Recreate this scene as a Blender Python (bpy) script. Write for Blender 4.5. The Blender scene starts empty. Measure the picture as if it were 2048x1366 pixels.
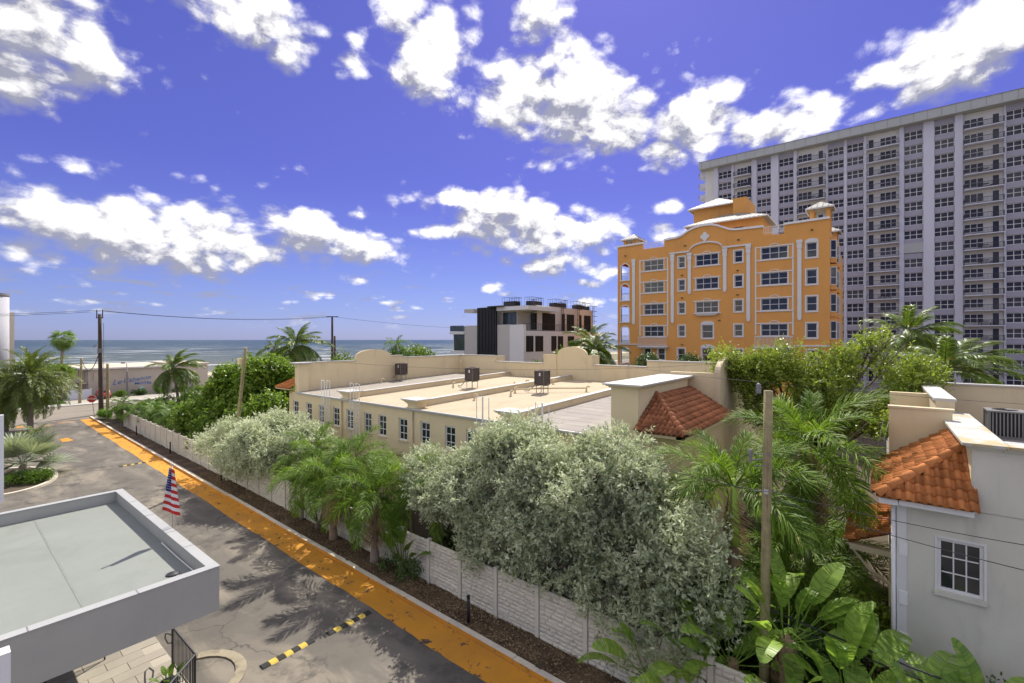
import bpy, bmesh, math, random
import numpy as np
from mathutils import Matrix, Vector
rad = math.radians
SC = bpy.context.scene
COL = SC.collection
# ------------------------------------------------------------------ camera
TH = rad(51.53)                       # the drive runs along +Y (to the sea); the camera looks 51.5 deg off it
cam = bpy.data.cameras.new('camera'); camo = bpy.data.objects.new('camera', cam); COL.objects.link(camo)
camo.location = (0, 0, 10.2); camo.rotation_euler = (rad(90), 0, -TH)
cam.sensor_width = 36; cam.lens = 36*920/2048; cam.shift_y = -3.5/2048
cam.clip_start = 0.1; cam.clip_end = 30000
SC.camera = camo
# ------------------------------------------------------------------ sun
SUN_AZ = rad(24)                      # from +X towards +Y
SUN_EL = rad(50)
sl = bpy.data.lights.new('sun', 'SUN'); sl.energy = 4.5; sl.angle = rad(0.55); sl.color = (1.0, 0.94, 0.84)
so = bpy.data.objects.new('sun', sl); COL.objects.link(so)
sdir = Vector((math.cos(SUN_AZ)*math.cos(SUN_EL), math.sin(SUN_AZ)*math.cos(SUN_EL), math.sin(SUN_EL)))
so.rotation_euler = sdir.to_track_quat('Z', 'Y').to_euler(); so.location = (0, 0, 60)
# ------------------------------------------------------------------ node helper
class NT:
    def __init__(s, tree): s.t = tree; s.n = tree.nodes; s.l = tree.links
    def new(s, typ, **kw):
        n = s.n.new(typ)
        for k, v in kw.items(): setattr(n, k, v)
        return n
    def put(s, sock, v):
        if v is None: return
        if isinstance(v, bpy.types.NodeSocket): s.l.new(v, sock)
        else:
            try: sock.default_value = v
            except Exception: sock.default_value = tuple(v) + (1,) if len(v) == 3 else v
    def m(s, op, a, b=None, c=None, clamp=False):
        n = s.new('ShaderNodeMath', operation=op, use_clamp=clamp)
        s.put(n.inputs[0], a); s.put(n.inputs[1], b); s.put(n.inputs[2], c)
        return n.outputs[0]
    def v(s, op, a, b=None):
        n = s.new('ShaderNodeVectorMath', operation=op)
        s.put(n.inputs[0], a)
        if op == 'SCALE': s.put(n.inputs[3], b)
        else: s.put(n.inputs[1], b)
        return n.outputs[1] if op in ('LENGTH', 'DOT_PRODUCT', 'DISTANCE') else n.outputs[0]
    def noise(s, vec, scale, detail=4, rough=.55, dist=0, col=False, lac=2.0):
        n = s.new('ShaderNodeTexNoise'); s.put(n.inputs['Vector'], vec)
        n.inputs['Scale'].default_value = scale; n.inputs['Detail'].default_value = detail
        n.inputs['Roughness'].default_value = rough; n.inputs['Distortion'].default_value = dist
        n.inputs['Lacunarity'].default_value = lac
        return n.outputs['Color' if col else 'Fac']
    def voro(s, vec, scale, feature='F1', rnd=1):
        n = s.new('ShaderNodeTexVoronoi', feature=feature); s.put(n.inputs['Vector'], vec)
        n.inputs['Scale'].default_value = scale; n.inputs['Randomness'].default_value = rnd
        return n.outputs['Distance']
    def mr(s, x, a, b, c=0., d=1., smooth=False):
        n = s.new('ShaderNodeMapRange', interpolation_type='SMOOTHSTEP' if smooth else 'LINEAR')
        s.put(n.inputs[0], x); n.inputs[1].default_value = a; n.inputs[2].default_value = b
        n.inputs[3].default_value = c; n.inputs[4].default_value = d
        return n.outputs[0]
    def mix(s, f, a, b, mode='MIX'):
        n = s.new('ShaderNodeMix', data_type='RGBA', blend_type=mode); n.clamp_factor = True
        s.put(n.inputs[0], f); s.put(n.inputs[6], a); s.put(n.inputs[7], b)
        return n.outputs[2]
    def xyz(s, vec):
        n = s.new('ShaderNodeSeparateXYZ'); s.put(n.inputs[0], vec); return n.outputs
    def comb(s, x, y, z):
        n = s.new('ShaderNodeCombineXYZ'); s.put(n.inputs[0], x); s.put(n.inputs[1], y); s.put(n.inputs[2], z)
        return n.outputs[0]
    def map(s, vec, sc=(1, 1, 1), rot=(0, 0, 0)):
        n = s.new('ShaderNodeMapping'); s.put(n.inputs[0], vec); n.inputs['Scale'].default_value = sc
        n.inputs['Rotation'].default_value = rot
        return n.outputs[0]
    def bump(s, h, strength=.3, dist=.02, normal=None):
        n = s.new('ShaderNodeBump'); n.inputs['Strength'].default_value = strength
        n.inputs['Distance'].default_value = dist; s.put(n.inputs['Height'], h)
        if normal is not None: s.put(n.inputs['Normal'], normal)
        return n.outputs[0]
# ------------------------------------------------------------------ world: sky with fair-weather cumulus
SKY_STRENGTH = 0.15
SKY_TINT = (.395, .37, 1.02)              # deep violet-blue grade of the photograph's sky
CLOUD_GAIN = 7.4; CL_BASE = .34; CL_LOW = (.23, .235, .29)
w = bpy.data.worlds.new('World'); SC.world = w; w.use_nodes = True
T = NT(w.node_tree); T.n.clear()
sky = T.new('ShaderNodeTexSky', sky_type='NISHITA', sun_disc=False)
sky.sun_elevation = SUN_EL; sky.sun_rotation = rad(90) - SUN_AZ
sky.air_density = 1.0; sky.dust_density = 0.35; sky.ozone_density = 3.0; sky.altitude = 10
D = T.new('ShaderNodeTexCoord').outputs['Generated']
D = T.v('NORMALIZE', D); dx, dy, dz = T.xyz(D)
az = T.m('ARCTAN2', dy, dx); el = T.m('ARCSINE', dz)
CLOUDS = [(84.8,25.3,5.9,3.9,1),(80.3,24.4,3.1,2.9,1),(86,21.2,3.1,2.2,.8),(68.1,31.5,5.6,2.9,1),(65.2,29.8,3,2.1,.9),(72.6,32.2,6.4,2.2,.8),(57.9,30.3,2.2,2.6,.7),(48.6,31.4,4.2,4.2,1),(52.2,34.9,4.1,2.9,.8),(42.4,35.6,3.1,1.6,.5),
 (36.2,28,7.5,3.6,1),(30.1,26.8,7.3,4.9,1.1),(25.8,24,4.7,2.8,1),(35,35.6,4.3,2.9,.8),(31.9,31.6,3.7,2.2,.8),(16.8,23.9,4.6,3.4,1.1),(19.5,20.8,2.8,2,.9),(13.6,26.2,3.1,1.8,.9),(7.3,22,5.9,2.3,.9),(2.2,21.1,2.8,1.1,.6),(-5.1,23.8,5.6,2.8,1.1),(-1.3,24.3,3.3,1.8,.9),(-7.9,24.9,3.9,3.2,1),
 (83.3,10.5,4.1,2.6,1),(78.5,9.9,5.5,3,1),(72.6,10.2,5.1,3.2,1),(69.5,9,3.7,2,.8),(84.8,7.7,3.3,1.7,.7),(85.7,5.7,2.3,.8,.5),(62.2,12.1,4.7,2.6,1),(56.2,10.5,5.4,2.2,.9),(81.8,15.6,3.1,1.3,.75),
 (44.9,16.5,6.8,1.5,.8),(40,14.6,6.8,2.9,1),(34.4,12.8,8.1,3.5,1),(28.8,13.8,4.8,1.7,.8),(32.5,9.5,5.5,1.7,.8),(48.6,13.1,2.7,1,.7),(25.8,8.4,2.4,1.2,.6),(19.5,15.4,2.1,1,.7),(20.1,12.5,3.4,1.2,.6),(56.8,14.7,1.4,.8,.5),(57,6.8,1.5,.5,.6),(40.6,6.6,1.5,.7,.7),(27.9,6.7,2,.6,.6),(75.5,3.9,1.3,.35,.6),(80.7,3.7,.9,.3,.5),(82.6,4.8,.8,.4,.5),(65,4.3,.9,.3,.5),(60.3,4.6,1.2,.3,.5),(50.4,4.2,1.1,.4,.5),(80.3,6.6,1.4,.5,.5),(32.2,6,1.4,.4,.5),(28.2,4.3,2.4,.9,.6)]
Ds = T.map(D, (1, 1, 1.5))
nz = T.noise(Ds, 3.2, 2, .5, col=True)
wx, wy, wz = T.xyz(nz)
azw = T.m('MULTIPLY_ADD', T.m('SUBTRACT', wx, .5), .10, az)
elw = T.m('MULTIPLY_ADD', T.m('SUBTRACT', wy, .5), .05, el)
def banks(a_, e_):
    """smallest squared distance to a cloud bank, each with its own size and weight"""
    P_ = T.comb(a_, e_, 0.0); best = None
    for (a0, e0, ra, re, wt) in CLOUDS:
        n = T.new('ShaderNodeVectorMath', operation='MULTIPLY_ADD'); T.put(n.inputs[0], P_)
        n.inputs[1].default_value = (1/rad(ra), 1/rad(re), 0); n.inputs[2].default_value = (-a0/ra, -e0/re, math.sqrt(max(0, -math.log(min(1, wt*.92))/.75)))
        q = T.v('DOT_PRODUCT', n.outputs[0], n.outputs[0])
        best = q if best is None else T.m('MINIMUM', best, q)
    return T.m('EXPONENT', T.m('MULTIPLY', best, -.75))
cover = banks(azw, elw)
above = banks(T.m('SUBTRACT', azw, rad(.8)), T.m('ADD', elw, rad(2.0)))
# the same broken cumulus goes on all round, beyond the part with the listed cloud banks
fwd = T.v('DOT_PRODUCT', T.v('NORMALIZE', T.comb(dx, dy, 0.0)), (math.sin(TH), math.cos(TH), 0))
out = T.m('MAXIMUM', T.mr(fwd, .68, .5, 0, 1, True), T.mr(el, rad(37), rad(44), 0, 1, True))
gen = T.mr(T.noise(T.map(D, (1, 1, 2.2)), 3.4, 2, .5), .42, .60, 0, 1, True)
gen = T.m('MULTIPLY', gen, T.mr(el, 0.03, .12))
cover = T.m('MAXIMUM', cover, T.m('MULTIPLY', gen, out))
fb = T.noise(Ds, 11.0, 9, .63, .2)
fb2 = T.noise(T.v('ADD', Ds, (.012, .005, .030)), 11.0, 6, .62, .2)
bil = T.voro(T.v('ADD', Ds, T.v('SCALE', nz, .05)), 30)
raw = T.m('ADD', T.m('ADD', cover, T.m('MULTIPLY', T.m('SUBTRACT', fb, .5), 1.35)), T.m('MULTIPLY', T.m('SUBTRACT', .42, bil), .42))
hz = T.mr(T.noise(T.map(D, (14, 14, 60)), 1.0, 5, .58), .53, .68, 0, .66, True)
hz = T.m('MULTIPLY', hz, T.m('MULTIPLY', T.mr(el, .02, .05), T.mr(el, .16, .10)))
dens = T.m('MAXIMUM', T.mr(raw, .22, .72, 0, 1, True), hz)
lit = T.m('MULTIPLY', T.m('SUBTRACT', fb, fb2), 3.8)
bot = T.m('MULTIPLY', T.m('MAXIMUM', T.m('MINIMUM', T.m('SUBTRACT', cover, above), .6), -.6), 1.5)
shade = T.m('ADD', T.m('ADD', T.m('ADD', CL_BASE, lit), bot), T.m('MULTIPLY', T.m('SUBTRACT', .36, bil), .75))
sunny = T.mr(T.v('DOT_PRODUCT', D, tuple(sdir)), .55, .97, 0, .22, True)
shade = T.m('ADD', shade, sunny, clamp=True)
ccol = T.v('SCALE', T.mix(shade, CL_LOW, (1.0, .975, .92)), CLOUD_GAIN)
gm_ = T.new('ShaderNodeGamma'); T.put(gm_.inputs[0], sky.outputs[0]); gm_.inputs[1].default_value = .6
skyc = T.v('MULTIPLY', gm_.outputs[0], T.mix(T.mr(el, 0, .34, 1, 0, True), SKY_TINT, (.53, .60, 1.12)))
skyn = T.mix(T.m('MULTIPLY', dens, .96), skyc, ccol)
bg = T.new('ShaderNodeBackground'); T.put(bg.inputs[0], skyn); bg.inputs[1].default_value = SKY_STRENGTH
wo = T.new('ShaderNodeOutputWorld'); T.l.new(bg.outputs[0], wo.inputs[0])
w.cycles.sampling_method = 'MANUAL'; w.cycles.sample_map_resolution = 512
# ------------------------------------------------------------------ view
vs = SC.view_settings
vs.view_transform = 'Standard'; vs.look = 'None'; vs.gamma = 1; vs.use_curve_mapping = False
vs.exposure = 0.58
SC.render.engine = 'CYCLES'
cy = SC.cycles
cy.max_bounces = 7; cy.diffuse_bounces = 4; cy.glossy_bounces = 3; cy.transmission_bounces = 4; cy.transparent_max_bounces = 6
cy.sample_clamp_indirect = 6; cy.caustics_reflective = False; cy.caustics_refractive = False
cy.use_adaptive_sampling = True; cy.adaptive_threshold = .02
cy.use_denoising = True
# ------------------------------------------------------------------ mesh and object helpers
RNG = np.random.default_rng(7); random.seed(11)
class MB:
    """collects polygons for ONE mesh"""
    def __init__(s): s.v = []; s.f = []; s.mi = []; s.cur = 0
    def add(s, vs, fs):
        o = len(s.v); s.v += [tuple(p) for p in vs]
        for f in fs: s.f.append(tuple(i+o for i in f)); s.mi.append(s.cur)
        return s
    def quad(s, a, b, c, d): return s.add([a, b, c, d], [(0, 1, 2, 3)])
    def box(s, x0, x1, y0, y1, z0, z1):
        if x0 > x1: x0, x1 = x1, x0
        if y0 > y1: y0, y1 = y1, y0
        if z0 > z1: z0, z1 = z1, z0
        return s.add([(x0,y0,z0),(x1,y0,z0),(x1,y1,z0),(x0,y1,z0),(x0,y0,z1),(x1,y0,z1),(x1,y1,z1),(x0,y1,z1)],
                     [(0,3,2,1),(4,5,6,7),(0,1,5,4),(1,2,6,5),(2,3,7,6),(3,0,4,7)])
    def prism(s, poly, vec):
        n = len(poly); a = [Vector(p) for p in poly]; b = [p + Vector(vec) for p in a]
        return s.add(a + b, [tuple(range(n-1, -1, -1)), tuple(range(n, 2*n))] + [(i, (i+1) % n, n+(i+1) % n, n+i) for i in range(n)])
    def tube(s, pts, r, n=8, cap=True):
        pts = [Vector(p) for p in pts]
        if not hasattr(r, '__len__'): r = [r]*len(pts)
        o = []; prev = None
        for i, p in enumerate(pts):
            t = (pts[min(i+1, len(pts)-1)] - pts[max(i-1, 0)]).normalized()
            if prev is None: x = t.orthogonal().normalized()
            else: x = (prev - t*prev.dot(t)).normalized()
            prev = x; y = t.cross(x)
            for k in range(n):
                a = 2*math.pi*k/n; o.append(p + (x*math.cos(a) + y*math.sin(a))*r[i])
        f = [(i*n+k, i*n+(k+1) % n, (i+1)*n+(k+1) % n, (i+1)*n+k) for i in range(len(pts)-1) for k in range(n)]
        if cap: f += [tuple(range(n-1, -1, -1)), tuple((len(pts)-1)*n+k for k in range(n))]
        return s.add(o, f)
    def lathe(s, prof, c=(0, 0, 0), n=20):
        o = []; m = len(prof)
        for (r, z) in prof:
            for k in range(n):
                a = 2*math.pi*k/n; o.append((c[0]+r*math.cos(a), c[1]+r*math.sin(a), c[2]+z))
        f = [(i*n+k, i*n+(k+1) % n, (i+1)*n+(k+1) % n, (i+1)*n+k) for i in range(m-1) for k in range(n)]
        f += [tuple(range(n-1, -1, -1)), tuple((m-1)*n+k for k in range(n))]
        return s.add(o, f)
    def mesh(s, name, mats, smooth=False):
        me = bpy.data.meshes.new(name); me.from_pydata(s.v, [], s.f)
        for m in (mats if isinstance(mats, (list, tuple)) else [mats]): me.materials.append(m)
        if any(s.mi): me.polygons.foreach_set('material_index', s.mi)
        if smooth: me.polygons.foreach_set('use_smooth', [True]*len(s.f))
        me.update(); return me
def npmesh(name, V, Fidx, mat, smooth=False):
    """V (n,3) array, Fidx (m,k) array of equal polygons"""
    me = bpy.data.meshes.new(name); V = np.asarray(V, np.float32); Fidx = np.asarray(Fidx, np.int32); m, k = Fidx.shape
    me.vertices.add(len(V)); me.vertices.foreach_set('co', V.ravel())
    me.loops.add(m*k); me.loops.foreach_set('vertex_index', Fidx.ravel())
    me.polygons.add(m); me.polygons.foreach_set('loop_start', np.arange(0, m*k, k, dtype=np.int32))
    me.polygons.foreach_set('loop_total', np.full(m, k, np.int32))
    if smooth: me.polygons.foreach_set('use_smooth', np.ones(m, bool))
    me.materials.append(mat); me.update(calc_edges=True); return me
def wloc(o):
    """world translation of a thing or part (none of them is rotated unless it holds no sub-parts)"""
    v = Vector(o.location)
    p = o.parent
    while p is not None: v = v + p.location; p = p.parent
    return v
def obj(name, me, parent=None, loc=None, rot=None, scale=None, mtx=None, world=True):
    o = bpy.data.objects.new(name, me); COL.objects.link(o)
    if mtx is not None: o.matrix_basis = mtx
    if loc is not None: o.location = loc
    if rot is not None: o.rotation_euler = rot
    if scale is not None: o.scale = scale
    if parent is not None:
        o.parent = parent
        if world: o.location = Vector(o.location) - wloc(parent)
    return o
def thing(name, label, cat, loc=(0, 0, 0), group=None):
    o = bpy.data.objects.new(name, None); COL.objects.link(o); o.location = loc; o.empty_display_size = .3
    return tag(o, label, cat, group)
def tag(o, label=None, cat=None, group=None, kind=None):
    if label: o['label'] = label
    if cat: o['category'] = cat
    if group: o['group'] = group
    if kind: o['kind'] = kind
    return o
def struct(name, me, loc=None, kind='structure'):
    o = obj(name, me, loc=loc); o['kind'] = kind; return o
def part(name, mb, mat, parent, smooth=False):
    return obj(name, mb.mesh(name, mat, smooth), parent)
def B(*boxes):
    m = MB()
    for b in boxes: m.box(*b)
    return m
def wall_holes(P, u0, u1, z0, z1, holes, depth):
    """front sheet of a wall with rectangular openings and their reveals; P(u, z, d) -> point, d inward"""
    m = MB(); us = sorted({u0, u1, *[h[0] for h in holes], *[h[1] for h in holes]}); zs = sorted({z0, z1, *[h[2] for h in holes], *[h[3] for h in holes]})
    us = [u for u in us if u0 <= u <= u1]; zs = [z for z in zs if z0 <= z <= z1]
    for i in range(len(us)-1):
        for j in range(len(zs)-1):
            cu = (us[i]+us[i+1])/2; cz = (zs[j]+zs[j+1])/2
            if any(h[0] < cu < h[1] and h[2] < cz < h[3] for h in holes): continue
            m.quad(P(us[i], zs[j], 0), P(us[i+1], zs[j], 0), P(us[i+1], zs[j+1], 0), P(us[i], zs[j+1], 0))
    for (a, b, c, d) in holes:
        for (p, q) in (((a, c), (b, c)), ((b, c), (b, d)), ((b, d), (a, d)), ((a, d), (a, c))):
            m.quad(P(*p, 0), P(*q, 0), P(*q, depth), P(*p, depth))
    return m
def text_mesh(body, size, mat, shear=0, extrude=.01, bold=0):
    cu = bpy.data.curves.new('lettering', 'FONT'); cu.body = body; cu.size = size; cu.shear = shear; cu.extrude = extrude
    cu.align_x = 'CENTER'; cu.offset = bold; cu.resolution_u = 3
    o = bpy.data.objects.new('tmp', cu); COL.objects.link(o)
    dg = bpy.context.evaluated_depsgraph_get(); me = bpy.data.meshes.new_from_object(o.evaluated_get(dg))
    COL.objects.unlink(o); bpy.data.objects.remove(o); me.materials.clear(); me.materials.append(mat); return me
# ------------------------------------------------------------------ materials
MATS = {}
def pbr(name, base, rough=.7, var=.12, vscale=1.5, bump=.15, bscale=40, bdist=.01, stain=None, spec=.3, objvar=0, metal=0, coord='pos', hook=None):
    """surface with large tone variation, fine grain, optional stains (colour, amount, scale xyz) and per-object variation"""
    if name in MATS: return MATS[name]
    m = bpy.data.materials.new(name); m.use_nodes = True; t = NT(m.node_tree); p = m.node_tree.nodes['Principled BSDF']
    pos = t.new('ShaderNodeNewGeometry').outputs['Position'] if coord == 'pos' else t.new('ShaderNodeTexCoord').outputs['Object']
    n1 = t.noise(pos, vscale, 5, .6); n2 = t.noise(pos, bscale, 3, .6)
    k = t.m('ADD', t.m('MULTIPLY_ADD', t.m('SUBTRACT', n1, .5), var*2.4, 1.0), t.m('MULTIPLY', t.m('SUBTRACT', n2, .5), var*.9))
    if objvar:
        r = t.new('ShaderNodeObjectInfo').outputs['Random']
        k = t.m('MULTIPLY', k, t.m('MULTIPLY_ADD', t.m('SUBTRACT', r, .5), objvar*2, 1.0))
    c = t.v('SCALE', tuple(base), k)
    if stain:
        sc, amt, scl = stain
        s1 = t.mr(t.noise(t.map(pos, scl), 1.0, 6, .65, .4), .50, .78, 0, amt, True)
        c = t.mix(s1, c, sc)
    if hook: c = hook(t, pos, c, p)
    t.put(p.inputs['Base Color'], c); p.inputs['Roughness'].default_value = rough; p.inputs['Specular IOR Level'].default_value = spec
    p.inputs['Metallic'].default_value = metal
    if bump: t.put(p.inputs['Normal'], t.bump(t.m('ADD', n2, t.m('MULTIPLY', n1, .6)), bump, bdist))
    MATS[name] = m; return m
def leafmat(name, c1, c2, trans=.35, rough=.45, spec=.35, dry=None, tc=(1.25, 1.3, .45)):
    """leaf: colour varies leaf by leaf and bough by bough, light comes through"""
    if name in MATS: return MATS[name]
    m = bpy.data.materials.new(name); m.use_nodes = True; t = NT(m.node_tree); p = m.node_tree.nodes['Principled BSDF']
    g = t.new('ShaderNodeNewGeometry'); pos = g.outputs['Position']; ri = g.outputs['Random Per Island']
    f = t.m('ADD', t.m('MULTIPLY', ri, .55), t.mr(t.noise(pos, .9, 3, .6), .3, .7, 0, .45))
    oi = t.new('ShaderNodeObjectInfo').outputs['Random']
    f = t.m('ADD', f, t.m('MULTIPLY', t.m('SUBTRACT', oi, .5), .3), clamp=True)
    c = t.mix(f, c1, c2)
    if dry:
        c = t.mix(t.mr(t.m('FRACT', t.m('MULTIPLY', ri, 17.3)), 1-dry[1], 1-dry[1]+.02), c, dry[0])
    t.put(p.inputs['Base Color'], c); p.inputs['Roughness'].default_value = rough; p.inputs['Specular IOR Level'].default_value = spec
    tr = t.new('ShaderNodeBsdfTranslucent'); t.put(tr.inputs[0], t.mix(.5, c, t.v('MULTIPLY', c, tc)))
    mx = t.new('ShaderNodeMixShader'); mx.inputs[0].default_value = trans
    t.l.new(p.outputs[0], mx.inputs[1]); t.l.new(tr.outputs[0], mx.inputs[2])
    t.l.new(mx.outputs[0], m.node_tree.nodes['Material Output'].inputs[0])
    MATS[name] = m; return m
def glass(name, base=(.018, .022, .028), rough=.06, curtain=.25, spec=.6):
    """window glass over a dark room; some rooms have pale blinds behind"""
    if name in MATS: return MATS[name]
    m = bpy.data.materials.new(name); m.use_nodes = True; t = NT(m.node_tree); p = m.node_tree.nodes['Principled BSDF']
    r = t.new('ShaderNodeObjectInfo').outputs['Random']
    pos = t.new('ShaderNodeNewGeometry').outputs['Position']
    f = t.m('MULTIPLY', t.mr(r, 1-curtain, 1.0, 0, 1), .5)
    c = t.mix(f, base, (.13, .13, .14))
    t.put(p.inputs['Base Color'], c); p.inputs['Roughness'].default_value = rough; p.inputs['Specular IOR Level'].default_value = spec
    t.put(p.inputs['Normal'], t.bump(t.noise(pos, .8, 2, .5), .06, .05))
    MATS[name] = m; return m
STREAK = ((.20, .18, .15), .35, (1.6, 1.6, .35))
M_cream = pbr('cream stucco', (.70, .585, .365), .85, .07, .6, .25, 55, .008, ((.36, .29, .20), .35, (.9, .9, .25)))
M_cream_d = pbr('tan stucco', (.62, .52, .345), .85, .08, .6, .25, 55, .008, ((.33, .27, .2), .3, (.9, .9, .3)))
M_coping = pbr('coping paint', (.50, .49, .46), .6, .12, 1.2, .15, 40, .006, ((.28, .27, .24), .5, (1.2, 1.2, 1.2)))
M_white = pbr('white paint', (.74, .74, .73), .6, .05, .8, .12, 50, .005, ((.42, .42, .40), .3, (.7, .7, .3)))
M_wtrim = pbr('white trim', (.66, .66, .65), .55, .04, 1, 0)
M_hstucco = pbr('pale grey stucco', (.58, .57, .49), .85, .14, .7, .4, 45, .012, ((.36, .355, .32), .55, (1.3, 1.3, .35)))
M_orange = pbr('orange stucco', (.68, .335, .095), .85, .06, .25, .2, 40, .01, ((.50, .245, .085), .5, (.5, .5, .10)))
M_towerw = pbr('tower white', (.56, .57, .65), .8, .05, .3, 0, stain=((.42, .42, .44), .35, (.3, .3, .06)))
M_towerg = pbr('tower brick grey', (.34, .335, .405), .85, .09, .4, .1, 8, .02)
M_towerf = pbr('tower fascia', (.40, .42, .42), .6, .1, .3, 0, stain=((.28, .28, .28), .4, (.3, .3, .3)))
M_towerc = pbr('tower cream recess', (.64, .63, .60), .8, .05, .4, 0)
M_dark = pbr('dark metal', (.030, .031, .035), .5, .2, 3, 0, spec=.4)
M_black = pbr('black plastic', (.016, .016, .017), .5, .2, 3, 0)
M_grey = pbr('grey metal', (.22, .22, .22), .5, .15, 2, 0)
M_alu = pbr('weathered aluminium', (.55, .55, .54), .45, .12, 2, 0, metal=.35)
M_conc = pbr('concrete', (.42, .40, .36), .9, .14, .9, .3, 30, .01, ((.2, .19, .17), .45, (.8, .8, .8)))
M_fence = pbr('painted precast concrete', (.58, .55, .45), .9, .10, 1.2, .5, 14, .03, ((.33, .31, .26), .4, (1.5, 1.5, .5)), objvar=.06)
M_wood = pbr('weathered timber', (.31, .265, .14), .9, .35, 5, .8, 30, .02, ((.07, .055, .035), .85, (14, 14, .7)), coord='obj')
M_wood2 = pbr('dark creosote timber', (.085, .062, .045), .9, .2, 3, .4, 20, .02, coord='obj')
M_tile = pbr('terracotta tile', (.46, .18, .06), .85, .28, 2.5, .15, 60, .006, ((.22, .09, .05), .65, (2.5, 2.5, 2.5)), objvar=.28, spec=.12)
M_tiled = pbr('old terracotta tile', (.30, .125, .06), .8, .18, 2.5, .15, 60, .006, ((.13, .06, .04), .7, (2.2, 2.2, 2.2)), objvar=.3, spec=.12)
M_bark = pbr('bark', (.17, .135, .10), .95, .25, 4, .6, 25, .03, coord='obj')
M_palmtr = pbr('palm trunk', (.27, .225, .175), .9, .18, 2, .5, 18, .03, ((.13, .10, .075), .5, (.6, .6, 7)), coord='obj')
M_dead = leafmat('dead frond', (.28, .19, .11), (.46, .35, .22), .15, .8, .1)
M_glass = glass('window glass', curtain=.12); M_glassb = glass('tower glass', (.035, .036, .058), .18, .40, .2)
M_glassc = glass('greenish glass', (.05, .07, .07), .05, .1, .7)
M_glassd = glass('smoked glass', (.022, .024, .028), .3, .1, .05)
M_roofm = pbr('standing seam metal', (.30, .285, .25), .7, .1, .5, 0)
M_roofr = pbr('red metal roof', (.30, .10, .06), .5, .15, .5, 0)
# ------------------------------------------------------------------ ground, drive, street, beach, sea
def kx(y): return 11.3 + (y-7.8)*.0196          # the kerb line drifts slightly off the drive's axis
def sheet(name, x0, x1, y0, y1, z, mat, nx=1, ny=1):
    m = MB(); m.quad((x0, y0, z), (x1, y0, z), (x1, y1, z), (x0, y1, z)); return struct(name, m.mesh(name, mat))
M_soil = pbr('garden soil', (.085, .065, .045), .95, .35, 1.5, .6, 12, .05)
sheet('ground', -900, 900, -500, 150, -.06, pbr('bare ground', (.20, .18, .13), .95, .3, .05, .4, 3, .05))
def asphalt_hook(t, pos, c, p):
    d = t.v('ADD', pos, t.v('SCALE', t.noise(pos, .6, 4, .6, col=True), 1.6))
    cr = t.voro(d, .26, 'DISTANCE_TO_EDGE')
    cm = t.mr(cr, .0, .012, .85, 0)
    cm = t.m('MULTIPLY', cm, t.mr(t.noise(pos, .25, 3), .42, .62))
    fine = t.voro(d, 1.1, 'DISTANCE_TO_EDGE')
    cm = t.m('MAXIMUM', cm, t.m('MULTIPLY', t.mr(fine, 0, .02, .5, 0), t.mr(t.noise(pos, .13, 2), .56, .68)))
    pt = t.mr(t.noise(t.map(pos, (.5, .16, .5)), 1.0, 5, .6, .6), .45, .68, 0, .75, True)
    c = t.mix(pt, c, (.28, .245, .19))
    oil = t.mr(t.noise(pos, .55, 6, .7), .50, .66, 0, .85, True)
    c = t.mix(oil, c, (.075, .068, .06))
    sp = t.mr(t.noise(pos, 90, 2, .7), .60, .78, 0, .35)
    c = t.mix(sp, c, (.42, .39, .34))
    return t.mix(cm, c, (.028, .027, .027))
M_asph = pbr('worn asphalt', (.125, .113, .096), .9, .30, .45, .8, 45, .012, hook=asphalt_hook)
def street_hook(t, pos, c, p):
    st = t.mr(t.noise(t.map(pos, (.03, .9, .9)), 1.0, 4, .6), .4, .7, 0, .6)
    return t.mix(st, c, (.30, .255, .19))
M_street = pbr('sunbleached street', (.21, .185, .15), .9, .15, .2, .4, 40, .01, hook=street_hook)
g = MB(); g.add([(-40, -40, 0), (kx(-40), -40, 0), (kx(80), 80, 0), (-40, 80, 0)], [(0, 1, 2, 3)])
struct('driveway', g.mesh('driveway', M_asph))
sheet('street', -700, 700, 80.0, 97.0, -.01, M_street)
# painted no-parking strip along the kerb
def paint_hook(t, pos, c, p):
    wn = t.mr(t.noise(pos, 1.4, 8, .72, .3), .60, .64, 0, 1)
    x, y, z = t.xyz(pos)
    wn2 = t.mr(t.noise(t.map(pos, (2.2, .8, 1)), 1.3, 7, .7), .60, .64, 0, .85)
    c = t.mix(t.mr(t.noise(pos, .5, 4, .6), .42, .70, 0, .7), c, (.42, .19, .03))
    return t.mix(t.m('MAXIMUM', wn, wn2), c, (.06, .052, .045))
M_opaint = pbr('worn orange road paint', (.58, .26, .025), .75, .12, .8, .35, 60, .006, hook=paint_hook)
g = MB(); yy = [-10+.45*i for i in range(200)]; jit = [1.10+.03*math.sin(y*.7)+random.uniform(-.022, .022) for y in yy]
for (a, b, p, q) in zip(yy[:-1], yy[1:], jit[:-1], jit[1:]): g.add([(kx(a)-p, a, .005), (kx(a)-.012, a, .005), (kx(b)-.012, b, .005), (kx(b)-q, b, .005)], [(0, 1, 2, 3)])
struct('painted_strip', g.mesh('painted_strip', M_opaint))
g = MB()
for (x0, x1, y0, y1) in ((6.0, 6.7, 77.6, 79.4), (8.0, 8.9, 63.5, 66.0), (7.6, 9.2, 77.2, 77.7), (9.4, 11.2, 78.2, 78.8)): g.quad((x0, y0, .005), (x1, y0+.3, .005), (x1-.2, y1, .005), (x0+.1, y1-.2, .005))
struct('faded_road_marking', g.mesh('faded_road_marking', M_opaint))
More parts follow.
